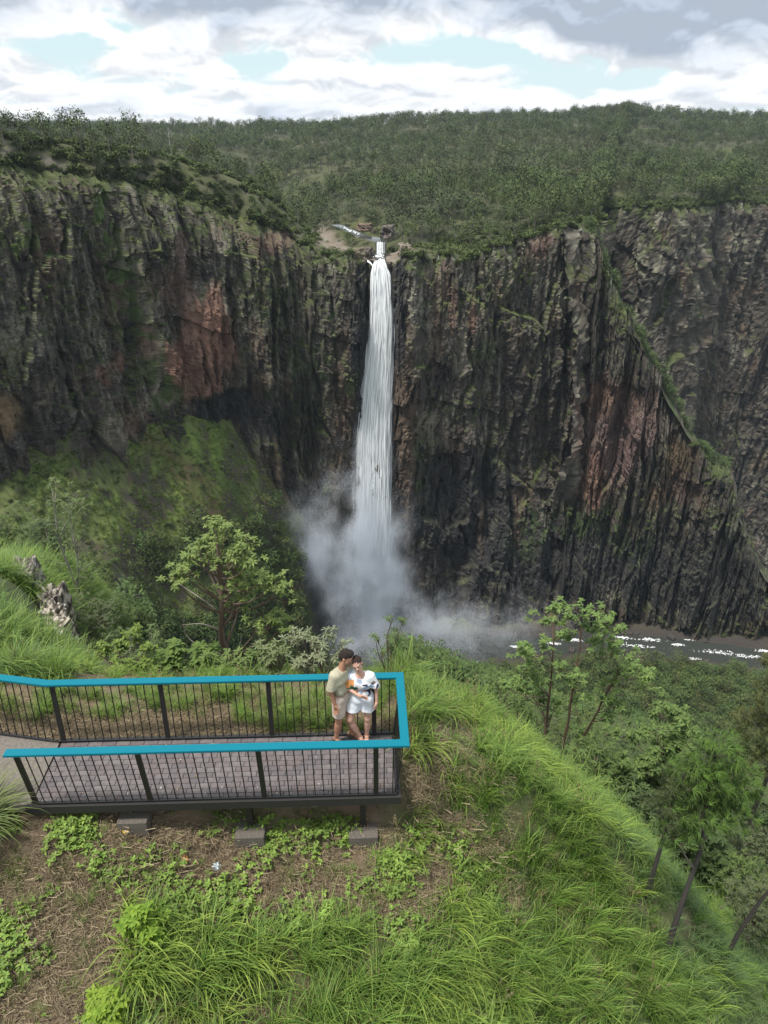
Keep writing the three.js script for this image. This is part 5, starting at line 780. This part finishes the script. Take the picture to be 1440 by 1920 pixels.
// ---------------------------------------------------------------- people: distance fields meshed by surface nets
function netMesh(f, lo, hi, h, color) {
  const n = lo.map((a, k) => Math.ceil((hi[k] - a) / h) + 1), [nx, ny, nz] = n, F = new Float32Array(nx * ny * nz), id = (i, j, k) => (k * ny + j) * nx + i;
  for (let k = 0; k < nz; k++) for (let j = 0; j < ny; j++) for (let i = 0; i < nx; i++) F[id(i, j, k)] = f(lo[0] + i * h, lo[1] + j * h, lo[2] + k * h);
  const V = new Int32Array(nx * ny * nz).fill(-1), P = [], I = [], E = [[0, 1], [0, 2], [0, 4], [1, 3], [1, 5], [2, 3], [2, 6], [3, 7], [4, 5], [4, 6], [5, 7], [6, 7]];
  for (let k = 0; k < nz - 1; k++) for (let j = 0; j < ny - 1; j++) for (let i = 0; i < nx - 1; i++) {
    const v = [F[id(i, j, k)], F[id(i + 1, j, k)], F[id(i, j + 1, k)], F[id(i + 1, j + 1, k)], F[id(i, j, k + 1)], F[id(i + 1, j, k + 1)], F[id(i, j + 1, k + 1)], F[id(i + 1, j + 1, k + 1)]]; let s = 0; for (const q of v) if (q < 0) s++; if (!s || s === 8) continue;
    let x = 0, y = 0, z = 0, c = 0; for (const [a, b] of E) if ((v[a] < 0) !== (v[b] < 0)) { const t = v[a] / (v[a] - v[b]); x += (a & 1) + ((b & 1) - (a & 1)) * t; y += (a >> 1 & 1) + ((b >> 1 & 1) - (a >> 1 & 1)) * t; z += (a >> 2 & 1) + ((b >> 2 & 1) - (a >> 2 & 1)) * t; c++; }
    V[id(i, j, k)] = P.length / 3; P.push(lo[0] + (i + x / c) * h, lo[1] + (j + y / c) * h, lo[2] + (k + z / c) * h);
  }
  for (let k = 1; k < nz - 1; k++) for (let j = 1; j < ny - 1; j++) for (let i = 1; i < nx - 1; i++) {
    const a = F[id(i, j, k)] < 0, q = (p, r, s, t) => { if (p >= 0 && r >= 0 && s >= 0 && t >= 0) a ? I.push(p, r, s, p, s, t) : I.push(p, s, r, p, t, s); };
    if (a !== F[id(i + 1, j, k)] < 0) q(V[id(i, j - 1, k - 1)], V[id(i, j, k - 1)], V[id(i, j, k)], V[id(i, j - 1, k)]);
    if (a !== F[id(i, j + 1, k)] < 0) q(V[id(i - 1, j, k - 1)], V[id(i - 1, j, k)], V[id(i, j, k)], V[id(i, j, k - 1)]);
    if (a !== F[id(i, j, k + 1)] < 0) q(V[id(i - 1, j - 1, k)], V[id(i, j - 1, k)], V[id(i, j, k)], V[id(i - 1, j, k)]);
  }
  const N = [], C = [], e = h * 0.6; for (let k = 0; k < P.length; k += 3) { const [x, y, z] = P.slice(k, k + 3), g = [f(x + e, y, z) - f(x - e, y, z), f(x, y + e, z) - f(x, y - e, z), f(x, y, z + e) - f(x, y, z - e)], l = hypot(...g) || 1; N.push(g[0] / l, g[1] / l, g[2] / l); C.push(...color(x, y, z)); }
  const g = new THREE.BufferGeometry(); g.setAttribute('position', new THREE.Float32BufferAttribute(P, 3)); g.setAttribute('normal', new THREE.Float32BufferAttribute(N, 3)); g.setAttribute('color', new THREE.Float32BufferAttribute(C, 3)); g.setIndex(I); return g;
}
const cap = (a, b, ra, rb) => { const dx = b[0] - a[0], dy = b[1] - a[1], dz = b[2] - a[2], l2 = dx * dx + dy * dy + dz * dz || 1e-9; return (x, y, z) => { const px = x - a[0], py = y - a[1], pz = z - a[2], t = clamp((px * dx + py * dy + pz * dz) / l2); return hypot(px - dx * t, py - dy * t, pz - dz * t) - lerp(ra, rb, t); }; };
const ell = (c, r) => { const m = min(...r); return (x, y, z) => (hypot((x - c[0]) / r[0], (y - c[1]) / r[1], (z - c[2]) / r[2]) - 1) * m; };
const smin = (a, b, k) => { const h = max(k - abs(a - b), 0) / k; return min(a, b) - h * h * k * 0.25; };
const uni = (list, k) => (x, y, z) => { let d = 1e9; for (const f of list) d = smin(d, f(x, y, z), k); return d; };
const chain = (pts, rad) => pts.slice(1).map((p, k) => cap(pts[k], p, rad[k], rad[k + 1]));
// hand hanging or lying along dir, thumb to the side given
function hand(wr, dir, side, curl, s = 1) {
  const d = new THREE.Vector3(...dir).normalize(), t = new THREE.Vector3(...side).addScaledVector(d, -new THREE.Vector3(...side).dot(d)).normalize(), n = d.clone().cross(t), w = new THREE.Vector3(...wr), at = (u, v, q) => w.clone().addScaledVector(d, u * s).addScaledVector(t, v * s).addScaledVector(n, q * s).toArray();
  const palm = [cap(at(0, 0, 0), at(0.045, 0.012, 0), 0.024 * s, 0.021 * s), cap(at(0.02, 0.018, 0), at(0.085, 0.027, 0), 0.017 * s, 0.0125 * s), cap(at(0.02, -0.012, 0), at(0.082, -0.026, 0), 0.017 * s, 0.0115 * s), cap(at(0.03, 0, 0), at(0.088, 0, 0), 0.019 * s, 0.0125 * s)];
  const fing = [[0.027, 0.068], [0.009, 0.077], [-0.009, 0.071], [-0.026, 0.056]].map(([v, l]) => { const b = 0.086; return uni(chain([at(b, v, 0), at(b + l * 0.45, v * 1.08, curl * l * 0.22), at(b + l * 0.76, v * 1.1, curl * l * 0.52), at(b + l * 0.92, v * 1.1, curl * l * 0.8)], [0.0095 * s, 0.0088 * s, 0.008 * s, 0.0066 * s]), 0.004); });
  const thumb = uni(chain([at(0.015, 0.02, 0.004), at(0.05, 0.047, 0.012), at(0.08, 0.054, 0.02), at(0.1, 0.052, 0.026)], [0.014 * s, 0.0115 * s, 0.0098 * s, 0.0075 * s]), 0.006), P = uni(palm, 0.02);
  return (x, y, z) => { let q = smin(P(x, y, z), thumb(x, y, z), 0.012); for (const g of fing) q = min(q, smin(P(x, y, z), g(x, y, z), 0.006)); return q; };
}
function head(o) {                                     // in head space: +z face, origin between the ears; returns { f, color, hair }
  const f0 = uni([ell([0, 0.035, -0.012], [0.074, 0.088, 0.092]), ell([0, -0.035, 0.022], [0.058, 0.062, 0.06]), cap([0, -0.088, 0.058], [0, -0.08, 0.052], o.chin, o.chin), cap([-0.036, -0.066, 0.012], [0, -0.088, 0.05], 0.026, 0.018), cap([0.036, -0.066, 0.012], [0, -0.088, 0.05], 0.026, 0.018)], 0.03);
  const nose = uni(chain([[0, 0.012, 0.082], [0, -0.02, 0.1], [0, -0.03, 0.1]], [0.0085, 0.0105, 0.0125]), 0.006), nst = uni([ell([-0.011, -0.033, 0.09], [0.0085, 0.0075, 0.01]), ell([0.011, -0.033, 0.09], [0.0085, 0.0075, 0.01])], 0.004), brow = cap([-0.036, 0.022, 0.074], [0.036, 0.022, 0.074], 0.013, 0.013), lipU = cap([-0.017, -0.056, 0.079], [0.017, -0.056, 0.079], 0.0072, 0.0072), lipL = cap([-0.014, -0.067, 0.078], [0.014, -0.067, 0.078], 0.0078, 0.0078);
  const ear = [-1, 1].map((s) => ell([s * 0.077, 0.0, -0.012], [0.011, 0.031, 0.019])), sock = [-1, 1].map((s) => ell([s * 0.031, 0.005, 0.089], [0.019, 0.011, 0.014])), ball = [-1, 1].map((s) => ell([s * 0.031, 0.004, 0.074], [0.0135, 0.0095, 0.0125]));
  const f = (x, y, z) => { let d = f0(x, y, z); d = smin(d, brow(x, y, z), 0.014); for (const g of sock) d = -smin(-d, g(x, y, z), 0.008); d = smin(d, nose(x, y, z), 0.012); d = smin(d, nst(x, y, z), 0.006); d = smin(d, lipU(x, y, z), 0.006); d = smin(d, lipL(x, y, z), 0.006); for (const g of ear) d = smin(d, g(x, y, z), 0.006); for (const g of ball) d = min(d, g(x, y, z)); return d; };
  const color = (x, y, z) => {
    const ax = abs(x);
    if (z > 0.07 && hypot((ax - 0.031) / 0.0125, (y - 0.004) / 0.0068) < 1) return hypot(ax - 0.031, y - 0.004) < 0.0056 ? [0.03, 0.018, 0.012] : [0.6, 0.57, 0.54];
    if (z > 0.055 && ax > 0.012 && ax < 0.05 && abs(y - 0.026 - 0.1 * (0.03 - ax)) < 0.0045) return o.hair;
    if (z > 0.07 && ax < 0.022 && y < -0.05 && y > -0.074) return abs(y + 0.0615) < 0.0012 ? [0.12, 0.04, 0.035] : o.lip;
    if (o.stubble && y < -0.04 && z > -0.01) return mixc(o.skin, o.hair, 0.35);
    return o.skin;
  };
  return { f, color };
}
function person(spec) {
  const g = base('person', ...spec.at, spec.turn), S = spec.skin, mat = (M.skin ??= new THREE.MeshPhysicalMaterial({ color: 0xffffff, vertexColors: true, roughness: 0.55, specularIntensity: 0.4 })), cloth = (M.cloth ??= std([1, 1, 1], 0.95, { vertexColors: true, side: THREE.DoubleSide }));
  const flesh = uni(spec.bones.map((b) => cap(...b)), 0.035);
  const geos = [netMesh(flesh, [-0.5, 0.0, -0.4], [0.5, spec.neck, 0.4], 0.011, () => S)];
  const hd = head(spec.head), m = new THREE.Matrix4().compose(new THREE.Vector3(...spec.head.at), new THREE.Quaternion().setFromEuler(new THREE.Euler(...spec.head.tilt, 'YXZ')), new THREE.Vector3(1, 1, 1).multiplyScalar(spec.head.size));
  geos.push(netMesh(hd.f, [-0.11, -0.13, -0.13], [0.11, 0.14, 0.13], 0.0042, hd.color).applyMatrix4(m));
  for (const h of spec.hands) { const f = hand(...h), w = h[0]; geos.push(netMesh(f, w.map((q) => q - 0.19), w.map((q) => q + 0.19), 0.0048, () => S)); }
  for (const h of spec.feet) { const f = uni(h.map((b) => cap(...b)), 0.02), w = h[0][0]; geos.push(netMesh((x, y, z) => max(f(x, y, z), -y - 0 + 0.012), [w[0] - 0.22, 0.0, w[2] - 0.22], [w[0] + 0.22, 0.2, w[2] + 0.28], 0.006, () => S)); }
  part('body', mergeGeometries(geos), mat, g);
  for (const c of spec.clothes) { const f0 = uni(c.bones.map((b) => cap(...b)), c.k ?? 0.04), fold = c.fold ?? 0.006, f = (x, y, z) => { let d = f0(x, y, z) - fold * (noise(x * 16 + 5, y * 5, z * 16) + 0.6 * noise(x * 24, y * 16, z * 24)); for (const q of c.cut) d = max(d, q(x, y, z)); return d; }; part(c.name, netMesh(f, c.lo, c.hi, c.h ?? 0.0085, c.color), cloth, g).userData.label = c.label; }
  const hair = spec.hairParts, hf0 = uni(hair.shape, 0.03), hf = (x, y, z) => { let d = hf0(x, y, z) - 0.006 * noise(x * 60, y * 22, z * 60) - 0.004 * noise(x * 110, y * 60, z * 110); for (const q of hair.cut) d = max(d, q(x, y, z)); return d; };
  part('hair', netMesh(hf, [-0.14, -0.3, -0.2], [0.14, 0.17, 0.14], 0.006, (x, y, z) => spec.head.hair.map((q) => q * (0.75 + 0.6 * abs(noise(x * 70, y * 18, z * 70))))).applyMatrix4(m), cloth, g);
  for (const s of spec.shoes) { const f = uni(s.bones.map((b) => cap(...b)), 0.015); part('sandal', netMesh((x, y, z) => { let d = f(x, y, z); for (const q of s.cut) d = max(d, q(x, y, z)); return d; }, s.lo, s.hi, 0.006, s.color), cloth, g); }
  return tag(g, spec.label, 'person');
}
const foot = (x, z, dir, y = 0) => { const c = cos(dir), s = sin(dir), P = (u, v, h) => [x + s * u + c * v, h + y, z + c * u - s * v]; return [[P(0, 0, 0.075), P(-0.045, 0, 0.045), 0.036, 0.032], [P(0, 0, 0.075), P(0.1, 0.005, 0.045), 0.034, 0.026], [P(0.08, 0.01, 0.04), P(0.155, 0.02, 0.03), 0.028, 0.019], [P(0.08, -0.02, 0.035), P(0.14, -0.025, 0.028), 0.022, 0.015]]; };
const sandal = (x, z, dir, col) => { const c = cos(dir), s = sin(dir), P = (u, v, h) => [x + s * u + c * v, h, z + c * u - s * v]; return { bones: [[P(-0.06, 0, 0.012), P(0.1, 0.005, 0.012), 0.04, 0.047], [P(0.1, 0.005, 0.012), P(0.16, 0, 0.012), 0.047, 0.03], [P(0.055, -0.036, 0.02), P(0.065, 0, 0.072), 0.016, 0.016], [P(0.065, 0, 0.072), P(0.06, 0.044, 0.02), 0.016, 0.016], [P(-0.045, -0.036, 0.03), P(0.0, -0.04, 0.07), 0.01, 0.01], [P(-0.045, 0.036, 0.03), P(0.0, 0.04, 0.07), 0.01, 0.01]], cut: [(X, Y) => -Y + 0.002, (X, Y, Z) => { const u = (X - x) * s + (Z - z) * c; return Y > 0.026 && u > 0.1 ? Y - 0.026 : -1; }], lo: [x - 0.26, -0.03, z - 0.26], hi: [x + 0.26, 0.12, z + 0.26], color: (X, Y) => Y < 0.02 ? [0.06, 0.045, 0.035] : col }; };
// the man: beige shirt and shorts, turned to the woman, one arm hanging, the other behind her
{
  const SK = [0.36, 0.19, 0.125], sh = (x, y, z) => 0.9 + 0.2 * noise(x * 5, y * 5, z * 5);
  const lK = [0.1, 0.5, 0.05], rK = [-0.1, 0.5, 0.0], lA = [0.13, 0.085, 0.06], rA = [-0.11, 0.085, -0.06], lH = [0.085, 0.92, 0], rH = [-0.085, 0.92, 0], rS = [-0.17, 1.415, -0.01], lS = [0.17, 1.405, 0.01], rE = [-0.215, 1.13, -0.05], rW = [-0.2, 0.885, 0.02], lE = [0.22, 1.13, 0.08], lW = [0.3, 1.02, 0.22];
  const torso = [[[-0.07, 0.94, 0], [0.07, 0.94, 0], 0.102, 0.102], [[-0.06, 1.08, 0.005], [0.06, 1.08, 0.005], 0.09, 0.09], [[-0.08, 1.28, 0.0], [0.08, 1.28, 0.0], 0.095, 0.095], [[-0.1, 1.38, -0.005], [0.1, 1.38, -0.005], 0.075, 0.075]];
  const legs = [[lH, lK, 0.083, 0.055], [lK, lA, 0.053, 0.036], [[0.105, 0.38, 0.03], [0.115, 0.28, 0.035], 0.054, 0.047], [rH, rK, 0.083, 0.055], [rK, rA, 0.053, 0.036], [[-0.1, 0.38, -0.02], [-0.105, 0.28, -0.035], 0.054, 0.047]];
  const arms = [[rS, rE, 0.055, 0.042], [rE, rW, 0.041, 0.027], [lS, lE, 0.055, 0.042], [lE, lW, 0.041, 0.027]];
  person({
    label: 'person in sage beige T-shirt and pale shorts kissing companion on the head', at: [-0.64, DY, -8.28], turn: 0.95, skin: SK, neck: 1.6,
    bones: [...torso, ...legs, ...arms, [[0, 1.42, -0.005], [0.03, 1.56, 0.03], 0.06, 0.052]],
    head: { at: [0.055, 1.635, 0.06], tilt: [0.2, 0.25, -0.2], size: 1.02, skin: SK, hair: [0.02, 0.013, 0.01], lip: [0.3, 0.11, 0.09], chin: 0.019, stubble: true },
    hands: [[rW, [0.02, -1, 0.12], [0.25, 0, 1], 0.7, 1.02], [lW, [0.8, -0.1, 0.4], [0, 1, 0], 0.6, 1.02]],
    feet: [foot(0.13, 0.06, 0.25), foot(-0.11, -0.06, -0.2)],
    hairParts: { shape: [ell([0, 0.048, -0.02], [0.083, 0.09, 0.1]), ell([0, 0.105, 0.03], [0.06, 0.035, 0.06]), ell([0, -0.01, -0.08], [0.066, 0.06, 0.035])], cut: [(x, y, z) => z * 0.8 - y * 0.85 - 0.012 - (abs(x) > 0.055 ? -0.02 : 0), (x, y) => -0.06 - y] },
    clothes: [
      { name: 'shirt', label: 'loose sage beige T-shirt', bones: [[[-0.08, 0.86, 0], [0.08, 0.86, 0], 0.11, 0.11], [[-0.075, 1.08, 0.005], [0.075, 1.08, 0.005], 0.103, 0.103], [[-0.085, 1.28, 0], [0.085, 1.28, 0], 0.106, 0.106], [[-0.11, 1.39, -0.005], [0.11, 1.39, -0.005], 0.09, 0.09], [rS, [-0.218, 1.1, -0.05], 0.066, 0.076], [lS, [0.225, 1.12, 0.08], 0.066, 0.07]], k: 0.05, cut: [(x, y, z) => 0.855 - y + 0.02 * x, (x, y, z) => abs(x) > 0.155 ? 1.17 - y : -1, (x, y, z) => 0.068 - hypot(x, (y - 1.49) * 0.9, z - 0.035)], lo: [-0.42, 0.8, -0.3], hi: [0.42, 1.55, 0.3], color: (x, y, z) => [0.47, 0.44, 0.325].map((q) => q * sh(x, y, z)) },
      { name: 'shorts', label: 'pale pinkish beige shorts', bones: [[[-0.065, 0.93, 0], [0.065, 0.93, 0], 0.116, 0.116], [lH, [0.105, 0.56, 0.03], 0.112, 0.098], [rH, [-0.105, 0.56, 0.005], 0.112, 0.098]], k: 0.02, cut: [(x, y) => y - 1.0, (x, y) => 0.6 - y], lo: [-0.3, 0.55, -0.25], hi: [0.3, 1.05, 0.25], color: (x, y, z) => [0.6, 0.49, 0.42].map((q) => q * sh(x, y, z)) },
    ],
    shoes: [sandal(0.13, 0.06, 0.25, [0.09, 0.06, 0.042]), sandal(-0.11, -0.06, -0.2, [0.09, 0.06, 0.042])],
  });
}
// the woman: white patterned top, white shorts, leaning on him, one knee bent across
{
  const SK = [0.52, 0.31, 0.235], sh = (x, y, z) => 0.93 + 0.14 * noise(x * 5, y * 5, z * 5);
  const lH = [0.085, 0.87, 0], rH = [-0.085, 0.87, 0], lK = [0.1, 0.47, 0.03], lA = [0.075, 0.08, 0.0], rK = [-0.165, 0.5, 0.11], rA = [-0.02, 0.08, 0.05];
  const lS = [0.155, 1.305, 0], rS = [-0.155, 1.325, 0], lE = [0.235, 1.06, -0.01], lW = [0.245, 0.84, 0.05], rE = [-0.2, 1.08, 0.06], rW = [0.0, 1.03, 0.16];
  person({
    label: 'person in white patterned top and white shorts leaning a head on companion', at: [-0.35, DY, -8.3], turn: -0.12, skin: SK, neck: 1.47,
    bones: [[[-0.06, 0.88, 0], [0.06, 0.88, 0], 0.115, 0.115], [[-0.04, 1.03, 0.0], [0.04, 1.03, 0.0], 0.088, 0.088], [[-0.06, 1.2, 0.005], [0.06, 1.2, 0.005], 0.095, 0.095], [[-0.085, 1.285, 0], [0.085, 1.285, 0], 0.07, 0.07], [lH, lK, 0.083, 0.05], [lK, lA, 0.049, 0.031], [[0.098, 0.36, 0.015], [0.09, 0.26, 0.01], 0.049, 0.042], [rH, rK, 0.083, 0.05], [rK, rA, 0.049, 0.031], [[-0.13, 0.37, 0.09], [-0.09, 0.26, 0.075], 0.049, 0.042], [lS, lE, 0.042, 0.033], [lE, lW, 0.033, 0.022], [rS, rE, 0.042, 0.033], [rE, rW, 0.033, 0.022], [[0, 1.32, 0], [-0.02, 1.45, 0.015], 0.045, 0.04]],
    head: { at: [-0.045, 1.535, 0.035], tilt: [0.06, 0.1, 0.3], size: 0.96, skin: SK, hair: [0.028, 0.016, 0.012], lip: [0.5, 0.17, 0.16], chin: 0.016 },
    hands: [[lW, [0.02, -1, 0.1], [-0.2, 0, 1], 0.6, 0.92], [rW, [1, -0.12, 0.1], [0, 1, 0.1], 0.5, 0.92]],
    feet: [foot(0.075, 0, 0.1), foot(-0.02, 0.05, 0.55)],
    hairParts: { shape: [ell([0, 0.045, -0.022], [0.081, 0.087, 0.098]), ell([0, 0.02, -0.12], [0.035, 0.04, 0.04]), cap([0, 0.0, -0.12], [0.02, -0.16, -0.11], 0.035, 0.02)], cut: [(x, y, z) => z * 0.85 - y * 0.75 - 0.006 - (abs(x) > 0.05 ? -0.012 : 0)] },
    clothes: [
      { name: 'blouse', label: 'white blouse with green, orange and navy print', bones: [[[-0.045, 0.98, 0], [0.045, 0.98, 0], 0.112, 0.112], [[-0.065, 1.18, 0.005], [0.065, 1.18, 0.005], 0.118, 0.118], [[-0.095, 1.285, 0], [0.095, 1.285, 0], 0.085, 0.085], [lS, [0.232, 1.06, -0.01], 0.058, 0.075], [rS, [-0.2, 1.06, 0.06], 0.058, 0.072]], k: 0.04, cut: [(x, y) => 0.945 - y, (x, y) => abs(x) > 0.15 ? 1.105 - y : -1, (x, y, z) => 0.07 - hypot(x * 0.9, (y - 1.375) * 0.75, z - 0.06), (x, y, z) => 0.036 - hypot(x - 0.2, y - 1.21, z - 0.05)], lo: [-0.34, 0.9, -0.2], hi: [0.34, 1.45, 0.28], h: 0.007, color: (x, y, z) => { const n = noise(x * 14, y * 12, z * 10 + 3), p = noise(x * 9 + 7, y * 9, 2.2); if (z > -0.02 && x < -0.035 && x > -0.24 && y > 1.0) { if (y < 1.16 + 0.06 * n) return [0.02, 0.12, 0.085]; if (y < 1.27 && x < -0.09) return [0.62, 0.27, 0.09]; } if (x > 0.02 && n > 0.2 && y < 1.22) return [0.03, 0.035, 0.085]; if (p > 0.22) return [0.34, 0.42, 0.55]; return [0.8, 0.8, 0.82].map((q) => q * sh(x, y, z)); } },
      { name: 'shorts', label: 'high waisted white shorts', bones: [[[-0.045, 0.96, 0], [0.045, 0.96, 0], 0.103, 0.1], [[-0.065, 0.87, 0], [0.065, 0.87, 0], 0.128, 0.128], [lH, [0.105, 0.6, 0.02], 0.11, 0.108], [rH, [-0.135, 0.62, 0.07], 0.11, 0.105]], k: 0.025, fold: 0.009, cut: [(x, y) => y - 1.03, (x, y) => 0.655 - y - 0.1 * min(0, x + 0.05)], lo: [-0.32, 0.58, -0.22], hi: [0.3, 1.08, 0.26], color: (x, y, z) => [0.74, 0.77, 0.84].map((q) => q * sh(x, y, z)) },
    ],
    shoes: [sandal(0.075, 0, 0.1, [0.3, 0.19, 0.12]), sandal(-0.02, 0.05, 0.55, [0.3, 0.19, 0.12])],
  });
}
scene.fog = new THREE.FogExp2(0xbfd0e4, 0.00004);
renderer.render(scene, camera);
